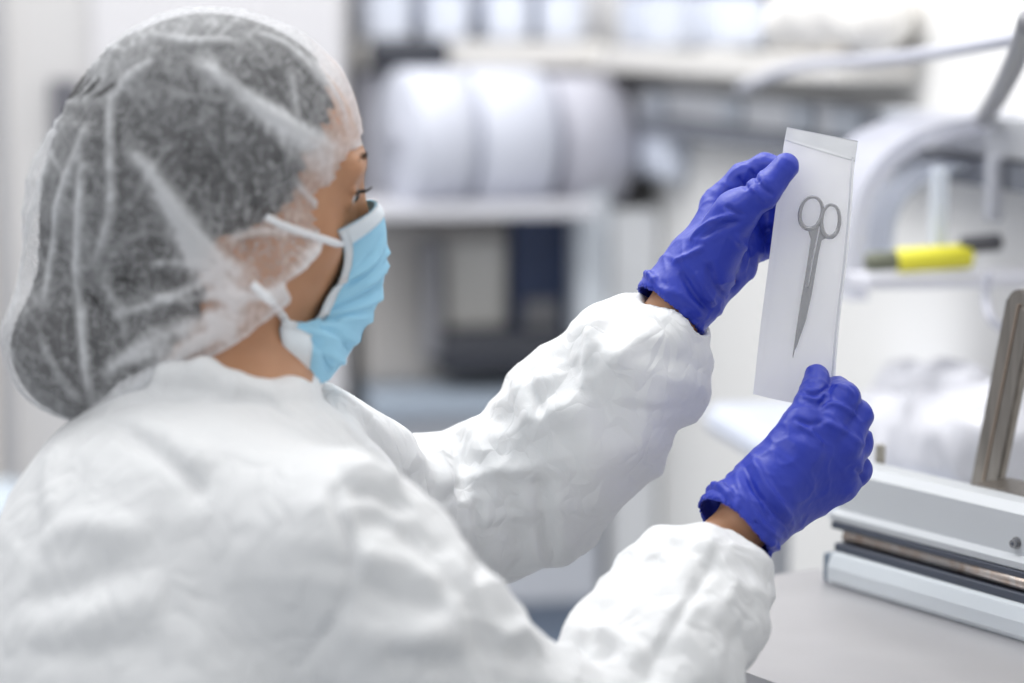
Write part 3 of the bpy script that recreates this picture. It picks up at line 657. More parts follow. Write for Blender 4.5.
# --- gloves
def torus_pts(c, axis, r, n=20, squash=1.0, wob=.0):
    axis = np.array(axis) / np.linalg.norm(axis); a = np.cross(axis, [0, 0, 1]); a /= np.linalg.norm(a); b = np.cross(axis, a)
    return [c + (a * math.cos(t) + b * math.sin(t) * squash) * r * (1 + wob * math.sin(3 * t)) + axis * wob * .12 * math.sin(2 * t + 1) for t in np.linspace(0, 2 * math.pi, n + 1)]
def glove(hand, cuff_c, cuff_in, r0, r1, fold_px, cam_lo, cam_hi, seed, wrists):
    pr = hand(.0008)
    pr.append((cone(cuff_in, cuff_c, r0, r1), .008, 1)); ax = cuff_c - cuff_in
    ring = torus_pts(cuff_c, ax, r1 - .001, 20, 1.0, .05)
    for i in range(20): pr.append((cone(ring[i], ring[i + 1], .0026, .0026), .002, 1))
    un = ax / np.linalg.norm(ax)
    pr.append((cone(cuff_in + un * .012, cuff_c + un * .004, r0 - .004, r1 - .0024), .001, -1))
    pr.append((cone(cuff_c + un * (.002), cuff_c + un * .08, r1 - .0022, r1 + .012), .001, -1))
    f = sdf(pr); P, F = nets(f, cam_lo, cam_hi, .0013); P = relax(P, F, 1, .4); Nn = vnormals(P, F)
    bv = BVHTree.FromPolygons([tuple(v) for v in P.tolist()], F.tolist()); P = folds(P, Nn, bv, fold_px)
    w = P + .006 * np.stack([vnoise(P * 40 + seed), vnoise(P * 40 + 11), vnoise(P * 40 + 23)], 1); un_ = un[None]
    ap = (w @ un); Q = np.stack([ap * 110, (w @ np.cross(un, [0, 0, 1])) * 28, w[:, 2] * 28], 1)
    wd = np.clip(((P - wrists) @ un) / .05 + .9, 0, 1)
    D = (ridged(Q, 1, seed) ** 2 - .4) * (.0005 + .0012 * wd) + (ridged(w, 75, seed + 1) ** 3 - .3) * .0009
    P = P + Nn * D[:, None]
    o = link('glove', quickmesh('glove', P, F), M_glove); fix_parent(o, person); return o
gr_f = [([(736, 470), (745, 500), (765, 528), (782, 540)], .0028, .0022), ([(742, 462), (756, 490), (778, 515), (790, 530)], .0022, -.0020), ([(752, 456), (768, 488), (792, 520)], .003, .0022), ([(748, 476), (764, 505), (772, 520)], .002, -.0016), ([(793, 418), (812, 424), (824, 420)], .0022, -.0016), ([(801, 391), (815, 394), (828, 388)], .0016, -.0016), ([(803, 396), (814, 400), (824, 398)], .0016, .0012),
        ([(818, 412), (832, 404), (848, 410), (862, 425)], .002, .0014), ([(834, 384), (846, 388), (855, 396)], .0018, .0012), ([(822, 420), (845, 432), (864, 446)], .0025, .0014), ([(855, 468), (862, 476), (864, 486)], .002, -.0014), ([(792, 420), (812, 434), (824, 446)], .0018, .0010), ([(818, 405), (823, 400), (828, 394)], .0025, -.0009)]
gl_f = [([(680, 272), (695, 295), (712, 312)], .0025, -.0022), ([(695, 272), (705, 290), (715, 306)], .002, .0018), ([(705, 260), (716, 285), (728, 298)], .0025, -.002), ([(700, 238), (722, 226), (742, 222)], .002, -.0018), ([(690, 240), (710, 222), (738, 214)], .002, .0016), ([(725, 205), (735, 212), (745, 216)], .0018, -.0014), ([(756, 180), (766, 190), (776, 196)], .0018, -.0014), ([(750, 186), (760, 196), (766, 204)], .0018, .0010),
        ([(738, 176), (744, 184), (748, 190)], .0016, -.0016), ([(750, 168), (756, 178), (760, 182)], .0016, -.0014), ([(672, 262), (690, 255), (705, 246)], .0022, .0018), ([(658, 292), (680, 296), (706, 318)], .004, .002), ([(728, 230), (745, 250), (742, 275)], .003, .0016), ([(736, 274), (738, 284), (730, 292)], .002, -.003)]
cr_c, cr_i = W(741, 522, 1.688), W(772, 486, 1.70)
glove(hand_right, cr_c + (cr_c - cr_i) * .05, cr_i, .0255, .0315, gr_f, W(670, 600, 1.80) - [.02, .18, .02], W(900, 330, 1.70) + [.02, .12, .02], 1, cr_c)
cl_c, cl_i = W(674, 302, 1.776), W(698, 266, 1.78)
glove(hand_left, cl_c, cl_i, .0245, .0285, gl_f, W(620, 370, 1.80) - [.01, .15, .02], W(815, 135, 1.78) + [.02, .12, .02], 5, cl_c)

# ------------------------------------------------------------------ POUCH and SCISSORS
M_paper = mat('pouch_paper', (.93, .93, .93), .7)
tlp = N(M_paper, 'ShaderNodeBsdfTranslucent'); tlp.inputs['Color'].default_value = (.95, .95, .96, 1); mxp = N(M_paper, 'ShaderNodeMixShader'); mxp.inputs[0].default_value = .42
L(M_paper, M_paper.node_tree.nodes['Principled BSDF'].outputs[0], mxp.inputs[1]); L(M_paper, tlp.outputs[0], mxp.inputs[2]); L(M_paper, mxp.outputs[0], M_paper.node_tree.nodes['Material Output'].inputs['Surface']); add_bump(M_paper, 90, .15, .002, 3)
def film_material():
    m = bpy.data.materials.new('clear_film'); m.use_nodes = True; nt = m.node_tree; b = nt.nodes['Principled BSDF']; out = nt.nodes['Material Output']
    b.inputs['Base Color'].default_value = (.97, .97, .98, 1); b.inputs['Roughness'].default_value = .16
    tr = N(m, 'ShaderNodeBsdfTransparent'); tr.inputs[0].default_value = (.99, .99, 1, 1); mx = N(m, 'ShaderNodeMixShader'); lw = N(m, 'ShaderNodeLayerWeight'); lw.inputs['Blend'].default_value = .3
    mr = N(m, 'ShaderNodeMapRange'); mr.inputs['To Min'].default_value = .15; mr.inputs['To Max'].default_value = .75; L(m, lw.outputs['Facing'], mr.inputs['Value'])
    L(m, mr.outputs[0], mx.inputs[0]); L(m, tr.outputs[0], mx.inputs[1]); L(m, b.outputs[0], mx.inputs[2]); L(m, mx.outputs[0], out.inputs['Surface'])
    add_bump(m, 60, .3, .003, 2); return m
M_film = film_material()
PD = 1.752
pouch = empty('sterilization_pouch', tuple(W(795, 400, PD)), 'white and clear sterilization pouch held upright between two blue gloved hands', 'pouch')
Lc = [(787, 127), (783, 150), (776, 205), (768, 268), (760, 330), (753, 394)]; Rc = [(858, 141), (854, 172), (852, 205), (847, 262), (839, 330), (833, 408)]
NPV, NPU = 90, 40
lc = samp(Lc, NPV); rc = samp(Rc, NPV)
def pouch_depth(u, v, px_, py_):
    return PD + .0015 * math.cos((u - .4) * 3) + .008 * (v - .5) ** 2
GB = np.zeros((NPV, NPU, 3)); GF = np.zeros((NPV, NPU, 3))
sc_line = np.array([(822, 205), (812, 245), (803, 300), (794, 350)], float)
for i in range(NPV):
    v = i / (NPV - 1)
    for j in range(NPU):
        u = j / (NPU - 1); x = lc[i, 0] * (1 - u) + rc[i, 0] * u; y = lc[i, 1] * (1 - u) + rc[i, 1] * u + 2.0 * math.sin(u * 3.1) * v
        d = pouch_depth(u, v, x, y); GB[i, j] = W(x, y, d + .0012)
        bul = 0
        if .12 < v < .985: bul = .0045 * min(1, (v - .12) * 9, (.985 - v) * 9) * math.sin(math.pi * min(1, max(0, (u - .06) / .88))) ** .6
        rip = .0022 * (float(vnoise(np.array([[u * 5 + 3, v * 9, 2.2]]))[0]) - .5) * (1 if v > .12 else .6)
        GF[i, j] = W(x, y, d - .0006 - bul - rip)
patch('paper_sheet', GB, M_paper, pouch, 0); patch('clear_film', GF, M_film, pouch, 0)
def strip(name, i0, i1, j0, j1, k, m):
    G = GF[i0:i1, j0:j1].copy(); o, d = ray(810, 260); G = G - np.array(d) * k; return patch(name, G, m, pouch, -.00015)
M_seal = mat('seal_band', (.86, .87, .89), .25, Coat_Weight=.3)
strip('top_flap', 0, 13, 0, NPU, .0001, M_seal)['label'] = 'glossy white sealed top flap'
M_edge = mat('side_seal', (.84, .85, .88), .35)
bm = bmesh.new()
sideseal = strip('side_seal', 10, NPV - 2, NPU - 3, NPU - 1, .0004, M_edge)

# scissors, lying between film and paper
scis = empty('surgical_scissors', tuple(W(794, 356, PD - .0025)), 'small steel surgical scissors sealed inside the pouch', 'scissors')
SD = PD - .0018
def Ws(x, y, z=0): return W(x, y, SD + .0014 + .008 * ((y - 262) / 270) ** 2 + z)
def ring_obj(cx, cy, rx, ry, rot, z, parent):
    bm = bmesh.new(); n = 40; seg = 10; V = []
    for i in range(n):
        t = 2 * math.pi * i / n; ex, ey = rx * math.cos(t), ry * math.sin(t) * (1 + .10 * math.cos(t * 1) * 0 + .04 * math.cos(2 * t)); rr = 1.9 + .35 * math.sin(t)
        nx, ny = math.cos(t) / rx, math.sin(t) / ry; l = math.hypot(nx, ny); nx /= l; ny /= l; rw = []
        for j in range(seg):
            p = 2 * math.pi * j / seg; X = ex + nx * rr * math.cos(p); Y = ey + ny * rr * math.cos(p); c, s = math.cos(rot), math.sin(rot)
            rw.append(bm.verts.new(Ws(cx + X * c - Y * s, cy + X * s + Y * c, z - .0011 * math.sin(p))))
        V.append(rw)
    for i in range(n):
        for j in range(seg): bm.faces.new((V[i][j], V[(i + 1) % n][j], V[(i + 1) % n][(j + 1) % seg], V[i][(j + 1) % seg]))
    return bm_obj('finger_ring', bm, M_scis, parent, True)
def plate(name, poly, z0, z1, parent, m=M_scis):
    bm = bmesh.new(); A = [bm.verts.new(Ws(x, y, z0)) for x, y in poly]; B = [bm.verts.new(Ws(x, y, z1)) for x, y in poly]; n = len(poly)
    bm.faces.new(A); bm.faces.new(B[::-1])
    for i in range(n): bm.faces.new((A[i], A[(i + 1) % n], B[(i + 1) % n], B[i]))
    bmesh.ops.bevel(bm, geom=list(bm.edges), offset=.0005, segments=2, affect='EDGES'); return bm_obj(name, bm, m, parent, False)
ring_obj(811, 213, 11.0, 16.8, R(12), 0, scis); ring_obj(830.5, 221, 9.0, 16.8, R(4), -.0002, scis)
plate('handle_and_blade', [(808, 229), (814, 231), (819, 219), (821.5, 208), (821.6, 214), (817.8, 232), (811.6, 262), (807.8, 282), (808.8, 292), (804, 318), (796, 345), (793, 359), (792.4, 357), (796, 332), (800.5, 302), (804.5, 280), (808.5, 255), (811.5, 239), (809, 234)], -.0004, .0007, scis)
plate('handle_and_blade', [(822.5, 208), (822, 222), (823, 233), (828, 237), (821, 240), (819, 252), (815, 275), (811.5, 296), (806, 320), (797, 346), (794, 352), (799, 326), (804.5, 298), (809.3, 291), (808.8, 285), (812.9, 262), (818.9, 234), (821.8, 218)], .0008, .0019, scis)
bm = bmesh.new(); bmesh.ops.create_cone(bm, cap_ends=True, segments=20, radius1=.0016, radius2=.0014, depth=.0032)
bmesh.ops.transform(bm, matrix=Matrix.Translation(Vector(Ws(806.6, 286, .0006))) @ Matrix.Rotation(R(90) - PITCH, 4, 'X'), verts=bm.verts); bm_obj('pivot_screw', bm, M_scis, scis, True)

# ------------------------------------------------------------------ SEALING MACHINE
mu = np.array([.5226, -.8526, 0]); mv = np.array([-.8526, -.5226, 0])
MB = W(827, 583, 1.985); Z0 = MB[2]; MF = Frame(MB, mu, mv, [0, 0, 1])        # x along the machine to the right, y towards the operator, z up from the tray
def hit_mf(px_, py_, yv):
    o, d = ray(px_, py_); oo = MF.l(o); dd = d @ MF.A.T; t = (yv - oo[1]) / dd[1]; return oo + dd * t
M_grey = mat('painted_metal', (.50, .52, .54), .38); add_bump(M_grey, 500, .05, .0003, 2)
M_pale = mat('pale_rail', (.60, .64, .67), .3); M_dark = mat('slot_shade', (.055, .065, .09), .5); M_brass = mat('sealing_bar', (.50, .36, .25), .25, 1)
vary(M_brass, (.50, .38, .30), (.62, .58, .55), 60, (3, .4, 1), 3)
M_brac = mat('bracket_steel', (.30, .28, .26), .38, 1); add_bump(M_brac, 30, .2, .0006, 2, (1, 1, 40)); vary(M_brac, (.24, .22, .20), (.34, .31, .28), 20, (12, 12, .6))
M_tray = mat('tray_steel', (.66, .65, .67), .42, 1); vary(M_tray, (.52, .51, .52), (.58, .57, .58), 5); add_bump(M_tray, 120, .06, .0005, 2, (.5, 3, 1))
machine = empty('heat_sealer', tuple(MF.w((.3, -.12, -.16))), 'grey metal pouch sealing machine with dark slot at right edge', 'sealing machine')
LX = .50
bm = bmesh.new(); prism(bm, MF, [(-.004, -.10), (-.004, -.002), (.0, .004), (0, .014), (-.004, .024), (-.012, .0255), (-.03, .0255), (-.03, -.10)], 0, LX); bm_obj('lower_rail', bm, M_pale, machine)
bm = bmesh.new(); box(bm, MF, (-.004, -.040, .0253), (LX, -.010, .0320), .001); bm_obj('slot_shade_strip', bm, M_dark, machine)  # dark strip painted as the shade in the lower slot
bm = bmesh.new(); tube(bm, [MF.w((.002, -.019, .0375)), MF.w((LX, -.019, .0375))], .0058, 14); bm_obj('roller_bar', bm, M_brass, machine, True)
bm = bmesh.new(); box(bm, MF, (-.016, -.050, .0415), (LX, -.016, .0468), .0008); bm_obj('slot_shade_strip', bm, M_dark, machine)  # dark strip painted as the shade in the upper slot
bm = bmesh.new(); prism(bm, MF, [(-.020, .0465), (-.018, .048), (-.018, .053), (-.027, .056), (-.031, .086), (-.040, .0925), (-.060, .093), (-.060, -.10), (-.052, -.10), (-.052, .0465)], -.02, LX); bm_obj('upper_housing', bm, M_grey, machine)
bm = bmesh.new(); prism(bm, MF, [(-.060, .092), (-.14, .045), (-.15, -.14), (-.060, -.14)], -.005, LX); bm_obj('rear_body', bm, M_grey, machine)
bm = bmesh.new(); prism(bm, MF, [(-.10, .0930), (-.058, .0930), (-.058, .0945), (-.10, .0945)], hit_mf(972, 492, -.06)[0], LX); bm_obj('cover_plate', bm, M_brac, machine)
bm = bmesh.new(); box(bm, MF, (-.016, -.045, -.02), (-.004, -.008, .022), .002); bm_obj('rail_end_cap', bm, mat('end_cap', (.16, .20, .25), .5), machine)
bm = bmesh.new(); box(bm, MF, (.0, -.17, -.16), (LX, .0, -.10), .004); bm_obj('base', bm, M_grey, machine)
# tray with a folded front lip
bm = bmesh.new(); prism(bm, MF, [(-.05, -.03), (LX, -.03), (LX, .225), (.075, .225), (-.05, .02)], -.004, -.001, 2); box(bm, MF, (.078, .221, -.05), (LX, .2245, -.002), .001); bm_obj('tray', bm, M_tray, machine)
for x in (.02, .40):
    bm = bmesh.new(); box(bm, MF, (x, .02, -.16), (x + .03, .18, -.004), .002); bm_obj('tray_support', bm, M_grey, machine)
q = hit_mf(1018, 543, -.0295)
scr = bmesh.new()
tube(scr, [MF.w((q[0], -.034, q[2])), MF.w((q[0], -.0275, q[2]))], .0050, 20); tube(scr, [MF.w((q[0], -.028, q[2])), MF.w((q[0], -.0235, q[2]))], .0032, 18)
sco = bm_obj('socket_screw', scr, M_scis, machine); bm = bmesh.new(); tube(bm, [MF.w((q[0], -.0236, q[2])), MF.w((q[0], -.0232, q[2]))], .0016, 6); bm_obj('hex_shade', bm, M_dark, sco)  # the hex is a dark disc, painted as shade inside the socket
q = hit_mf(880, 463, -.07); bm = bmesh.new(); tube(bm, [MF.w((q[0], -.07, .07)), MF.w((q[0], -.07, .106))], .0042, 18); bm_obj('locating_pin', bm, mat('pin_metal', (.45, .42, .36), .4, .8), machine)
# inclined bracket: two visible faces
def hit_pt(px_, py_, yv): return MF.w(hit_mf(px_, py_, yv))
ba, bb, bt = [hit_pt(x, y, -.10) for x, y in ((966, 500), (1002, 502), (1040, 283))]
b0 = MF.l((ba + bb) / 2); b1 = MF.l(hit_pt(1026, 292, -.10)); w_ = .0155
bm = bmesh.new(); dz = b1 - b0; dz = dz / np.linalg.norm(dz); fx = np.cross([0, 1, 0], dz); BF = Frame(MF.w(b0), fx @ MF.A, np.array([0, 1, 0]) @ MF.A, dz @ MF.A)
ln = float(np.linalg.norm(b1 - b0))
prof = [(-w_, -.006), (w_, -.006), (w_, .004), (.001, .006), (-.001, .006), (-w_, .004)]
pts = [(-w_, -.02), (-w_, ln - .012)] + [(-w_ * math.cos(a), ln - .012 + .0135 * math.sin(a)) for a in np.linspace(.2, math.pi - .2, 8)] + [(w_, ln - .012), (w_, -.02)]
prism(bm, BF, pts, -.004, .004, 1); bmesh.ops.bevel(bm, geom=list(bm.edges), offset=.0012, segments=2, affect='EDGES')
br = bm_obj('hinge_bracket', bm, M_brac, machine)
bm = bmesh.new(); box(bm, BF, (-.0008, .0038, -.02), (.0012, .0062, ln - .01), .0004); bm_obj('bracket_rib', bm, mat('rib', (.42, .33, .26), .4, .9), br)
bm = bmesh.new(); box(bm, BF, (.0014, .0038, -.02), (w_ - .001, .0052, ln - .012), .0004); bm_obj('bracket_flange', bm, M_brac, br)
# bench carrying the machine
bench = empty('steel_bench', tuple(MF.w((.3, 0, -MB[2]))), 'stainless bench carrying the sealing machine', 'bench')
bm = bmesh.new(); box(bm, MF, (-.04, -.24, -.20), (LX, .21, -.16), .004); bm_obj('worktop', bm, M_steel, bench)
for x in (-.02, LX - .05):
    for y in (-.22, .17):
        bm = bmesh.new(); box(bm, MF, (x, y, -MB[2]), (x + .03, y + .03, -.2), .002); bm_obj('leg', bm, M_steel, bench)

# ------------------------------------------------------------------ ROOM
wd = np.array([-.1787, .9839, 0]); wn = np.array([-.9839, -.1787, 0])      # along the side wall (away), out of it
SW = Frame([.5355, 2.6, 0], wd, wn, [0, 0, 1])
def wh(px_, py_, t=0):
    o, d = ray(px_, py_); oo = SW.l(o); dd = d @ SW.A.T; k = (t - oo[1]) / dd[1]; return oo + dd * k
M_wall = mat('warm_white_wall', (.84, .83, .81), .7); M_back = mat('grey_wall', (.62, .62, .64), .7); M_door = mat('door_panel', (.60, .59, .59), .6)
add_bump(M_wall, 200, .05, .0004)
S_END = 2.03
def struct(name, bm, m): o = bm_obj(name, bm, m); o['kind'] = 'structure'; return o
WORLD = Frame((0, 0, 0), (1, 0, 0), (0, 1, 0), (0, 0, 1))
bm = bmesh.new(); box(bm, WORLD, (-3.2, -1.5, -.05), (2.2, 6.2, 0)); struct('floor', bm, mat('floor_vinyl', (.42, .44, .47), .35))
bm = bmesh.new(); box(bm, SW, (-2.6, -.1, 0), (S_END, 0, 2.9)); struct('wall_right', bm, M_wall)
bm = bmesh.new(); box(bm, SW, (S_END, -.2, 0), (S_END + .1, 4.0, 2.9)); struct('wall_back', bm, M_back)
BK = Frame(SW.w((S_END, 0, 0)), wn, -wd, [0, 0, 1])                        # x leftwards along the back wall, y out of it, z up
def bh(px_, py_, t=0):
    o, d = ray(px_, py_); oo = BK.l(o); dd = d @ BK.A.T; k = (t - oo[1]) / dd[1]; return oo + dd * k
def bbox(name, x0, y0, x1, y1, t0, t1, m, parent=None, bev=.004, front=None):
    """box against the back wall whose front shows between two corners of the photograph"""
    a = bh(x0, y0, t1); b = bh(x1, y1, t1); bm = bmesh.new(); box(bm, BK, (min(a[0], b[0]), t0, min(a[2], b[2])), (max(a[0], b[0]), t1, max(a[2], b[2])), bev); return bm_obj(name, bm, m, parent)
def wbox(name, x0, y0, x1, y1, t0, t1, m, parent=None, bev=.003):
    a = wh(x0, y0, t1); b = wh(x1, y1, t1); bm = bmesh.new(); zz = (a[2], b[2]) ; box(bm, SW, (min(a[0], b[0]), t0, min(zz)), (max(a[0], b[0]), t1, max(zz)), bev); return bm_obj(name, bm, m, parent)

M_lav = mat('lavender_grey', (.52, .53, .60), .5); M_cream = mat('cream_shelf', (.74, .72, .69), .5); M_bwhite = mat('bright_plastic', (.66, .70, .80), .35)
M_taupe = mat('taupe_metal', (.42, .40, .385), .5); M_dk = mat('charcoal', (.035, .038, .05), .5); M_navy = mat('navy_panel', (.018, .035, .095), .45); M_trunk = mat('trunking', (.52, .53, .56), .5)
M_bluegrey = mat('blue_grey_laminate', (.36, .42, .50), .45); M_socket = mat('socket', (.36, .39, .44), .5)
# tall cupboard on the left
cup = empty('tall_cupboard', tuple(BK.w((bh(200, 300, .1)[0], .2, 0))), 'tall pale grey cupboard behind the person, at far left', 'cupboard')
bbox('carcass', -2, -160, 352, 640, 0, .40, M_door, cup, .006)
bbox('cupboard_door', 88, -150, 346, 630, .402, .42, mat('cupboard_door', (.66, .65, .67), .5), cup, .004)
bbox('dark_pull_recess', 50, 80, 82, 160, .402, .425, mat('dark_recess', (.13, .13, .15), .5), cup, .003)
ts = bbox('brown_post', -60, -160, 5, 700, .43, .46, mat('brown_post', (.68, .63, .58), .6)); tag(ts, 'brownish upright post at the left border of the photo', 'post')
tb = bbox('blue_tub', -30, 508, 24, 556, .55, .80, mat('pale_blue', (.62, .70, .78), .4), None, .02); tag(tb, 'pale blue tub behind the left shoulder of the coverall', 'tub')
# back counter with a blue-grey front
cnt = empty('back_counter', tuple(BK.w((.6, .3, 0))), 'blue-grey laminate counter behind the raised arms', 'counter')
bbox('worktop', 374, 398, 604, 412, 0, .55, M_bluegrey, cnt, .003)
bbox('counter_front', 374, 412, 600, 600, 0, .52, mat('counter_front', (.50, .52, .57), .5), cnt, .003)
bbox('kickboard', 374, 600, 600, 690, 0, .46, mat('kickboard', (.22, .27, .36), .5), cnt, .003)
# upper shelf, containers on it
sh = bbox('wall_shelf', 362, 42, 604, 68, 0, .34, M_cream); tag(sh, 'cream wall shelf above the white rolls', 'shelf')
def container(x, y0, y1, w, on, i, names):
    f = on == 'back'
    h = bh(x, y1, .24) if f else wh(x, y1, .10); top = (bh(x, y0, .24) if f else wh(x, y0, .10))[2]; fr = BK if f else SW; hw = w
    e = empty('plastic_container', tuple(fr.w((h[0], .05, h[2]))), names, 'container', 'white containers on the top shelf')
    bm = bmesh.new(); y2 = .22 if f else .095; box(bm, fr, (h[0] - hw, .01, h[2]), (h[0] + hw, y2, top), .018, 3); bm_obj('tub', bm, M_bwhite, e, True)
    bm = bmesh.new(); box(bm, fr, (h[0] - hw * 1.04, .006, top), (h[0] + hw * 1.04, y2 + .004, top + .02), .006); bm_obj('lid', bm, M_lav, e)
for i, (x, nm) in enumerate(((390, 'white container leftmost on the top shelf, above the dark box'), (450, 'white container second from left on the top shelf'), (512, 'white container third from left on the top shelf'), (566, 'white container fourth from left on the top shelf'))):
    container(x, -12, 41, .040, 'back', i, nm)
for i, (x, nm) in enumerate(((628, 'white container fifth from left on the top shelf'), (690, 'white container rightmost on the top shelf, left of the cream bag'))):
    container(x, -8, 48, .10, 'side', i, nm)
db = bbox('storage_box', 372, 70, 452, 38, .30, .42, M_dk, None, .02)
tag(db, 'dark grey box under the left end of the top shelf', 'box')
# packaging rolls
def roll(cx, cy, d, rad, ln, label, col=(.60, .62, .70)):
    e = empty('packaging_roll', tuple(W(cx, cy, d)), label, 'roll', 'packaging rolls')
    c = W(cx, cy, d); ax = np.array([.93, .36, 0.]); bm = bmesh.new(); tube(bm, [c, c + ax * .004, c + ax * (ln - .004), c + ax * ln], [rad - .004, rad, rad, rad - .004], 48); bm_obj('reel', bm, mat('reel', col, .5), e, True)
    bm = bmesh.new(); tube(bm, [c - ax * .006, c + ax * .001], [.028, .028], 24); bm_obj('core', bm, M_lav, e, True)
roll(398, 138, 4.00, .115, .10, 'white packaging roll leftmost on the back rack'); roll(462, 140, 4.05, .118, .13, 'white packaging roll in the middle of the back rack')
roll(545, 142, 4.12, .112, .12, 'lavender grey packaging roll rightmost on the back rack', (.48, .48, .54))
rk = bbox('roll_rack', 360, 72, 598, 198, .01, .30, mat('rack_panel', (.56, .56, .62), .5)); tag(rk, 'lavender grey panel rack behind the white rolls', 'rack')
rs = bbox('roll_shelf', 366, 206, 600, 217, .31, .62, mat('roll_shelf', (.62, .62, .66), .5)); tag(rs, 'pale shelf carrying the white rolls', 'shelf')
# bench-top machine
bmch = empty('laboratory_machine', tuple(BK.w((bh(470, 360, .4)[0], .3, bh(470, 398, .4)[2]))), 'taupe grey benchtop machine with navy side and dark foot', 'machine')
bbox('housing', 362, 222, 512, 383, .01, .40, M_taupe, bmch, .02); bbox('front_panel', 446, 240, 506, 328, .40, .43, mat('panel_grey', (.50, .49, .47), .5), bmch, .01)
bbox('side_post', 424, 240, 444, 360, .40, .46, mat('post_grey', (.24, .24, .26), .5), bmch, .01)
bbox('foot', 444, 334, 572, 376, .30, .50, M_dk, bmch, .02); bbox('navy_side', 512, 206, 573, 336, .10, .42, M_navy, bmch, .008); bbox('vent_panel', 524, 300, 560, 330, .42, .43, mat('vent_grey', (.20, .20, .21), .5), bmch, .005)
pst = bbox('equipment_column', 578, 170, 608, 396, .05, .50, mat('column_white', (.66, .70, .75), .45)); tag(pst, 'pale blue-white upright column beside the navy panel', 'column')
# items near the corner of the room
for x, nm in ((640, 'bluish white bottle left of the dark gap near the corner'), ):
    b = wbox('white_dispenser', x - 8, 100, x + 22, 182, .0, .05, M_bwhite, None, .02); tag(b, 'bluish white dispenser on the wall left of the trunking', 'dispenser')
b = bbox('dark_gap_block', 603, 98, 626, 122, .15, .25, mat('slate', (.16, .18, .22), .5), None, .01); tag(b, 'small dark block painted as the shaded gap beside the dispenser', 'gap block')  # dark block, its colour stands for the shade in a gap
# side wall: shelf, trunking with sockets, painted shadow band
t1 = wh(1010, 118, .05); t2 = wh(1010, 160, .05); d1 = wh(1010, 162, .05); d2 = wh(1010, 190, .05)
bm = bmesh.new(); box(bm, SW, (-1.2, 0, t2[2]), (1.75, .05, t1[2]), .003); o = bm_obj('cable_trunking', bm, M_trunk); tag(o, 'light grey cable trunking running along the side wall', 'trunking')
for x, c in ((735, M_socket), (805, M_socket), (852, M_socket), (880, None), (906, M_socket), (660, M_socket)):
    h = wh(x, 100, .05); zc = (t1[2] + t2[2]) / 2; wk = .05 if c else .028; bm = bmesh.new(); box(bm, SW, (h[0] - wk, .0495, zc - .018), (h[0] + wk, .060, zc + .018), .003)
    so_ = bm_obj('wall_socket', bm, c or mat('dark_socket', (.12, .13, .15), .5), o)
bm = bmesh.new(); box(bm, SW, (-1.2, 0, d2[2]), (1.72, .058, d1[2] - .002), .002); o = bm_obj('trunking_shadow', bm, mat('trunking_shadow', (.15, .16, .19), .5)); tag(o, 'dark band painted as the shadow under the trunking on the side wall', 'shadow band')  # dark box whose colour carries the shadow below the trunking
s1 = wh(700, 52, .10); s2 = wh(700, 76, .10); bm = bmesh.new(); box(bm, SW, (.30, 0, s2[2]), (1.95, .10, s1[2]), .003); o = bm_obj('side_shelf', bm, M_cream); tag(o, 'cream shelf on the side wall carrying a bag', 'shelf')
def lump(name, parts, m, h, noise, lo, hi, label, cat, group=None, amp=.01):
    pr = [(cone(a, b, ra, rb), .03, 1) for a, b, ra, rb in parts]; P, F = nets(sdf(pr), lo, hi, h); P = relax(P, F, 2); n = vnormals(P, F)
    P = P + n * ((ridged(P, noise, 4) - .5) * amp + (ridged(P, noise * 2.3, 5) - .5) * amp * .4)[:, None]; o = link(name, quickmesh(name, P, F), m); o.data.transform(Matrix.Identity(4)); return tag(o, label, cat, group)
M_bag = mat('cream_plastic', (.80, .78, .75), .4)
ca = SW.w((wh(800, 45, .06)[0], .06, s1[2] + .045)); cb2 = SW.w((wh(872, 45, .06)[0], .06, s1[2] + .045))
lump('plastic_bag', [(ca, cb2, .048, .045)], M_bag, .01, 14, np.minimum(ca, cb2) - .09, np.maximum(ca, cb2) + .09, 'cream plastic bag lying on the side shelf', 'bag')
def wtube(name, pts, t, r, m, label, cat, seg=10):
    bm = bmesh.new(); ps = [SW.w((wh(x, y, tt)[0], tt, wh(x, y, tt)[2])) for (x, y), tt in zip(pts, t)]; tube(bm, spline(ps, 6), r, seg); o = bm_obj(name, bm, m, None, True); return tag(o, label, cat) if cat else o
wtube('grey_cable', [(740, 88), (800, 66), (870, 60), (940, 52), (1040, 34)], [.12, .13, .13, .13, .13], .007, M_lav, 'thin grey cable bowing above the trunking', 'cable')
wtube('lamp_arm', [(1030, 20), (1018, 55), (1000, 92), (984, 118)], [.22, .18, .12, .06], .010, mat('arm_grey', (.30, .30, .32), .4), 'grey lamp arm hanging at the upper right', 'lamp arm')
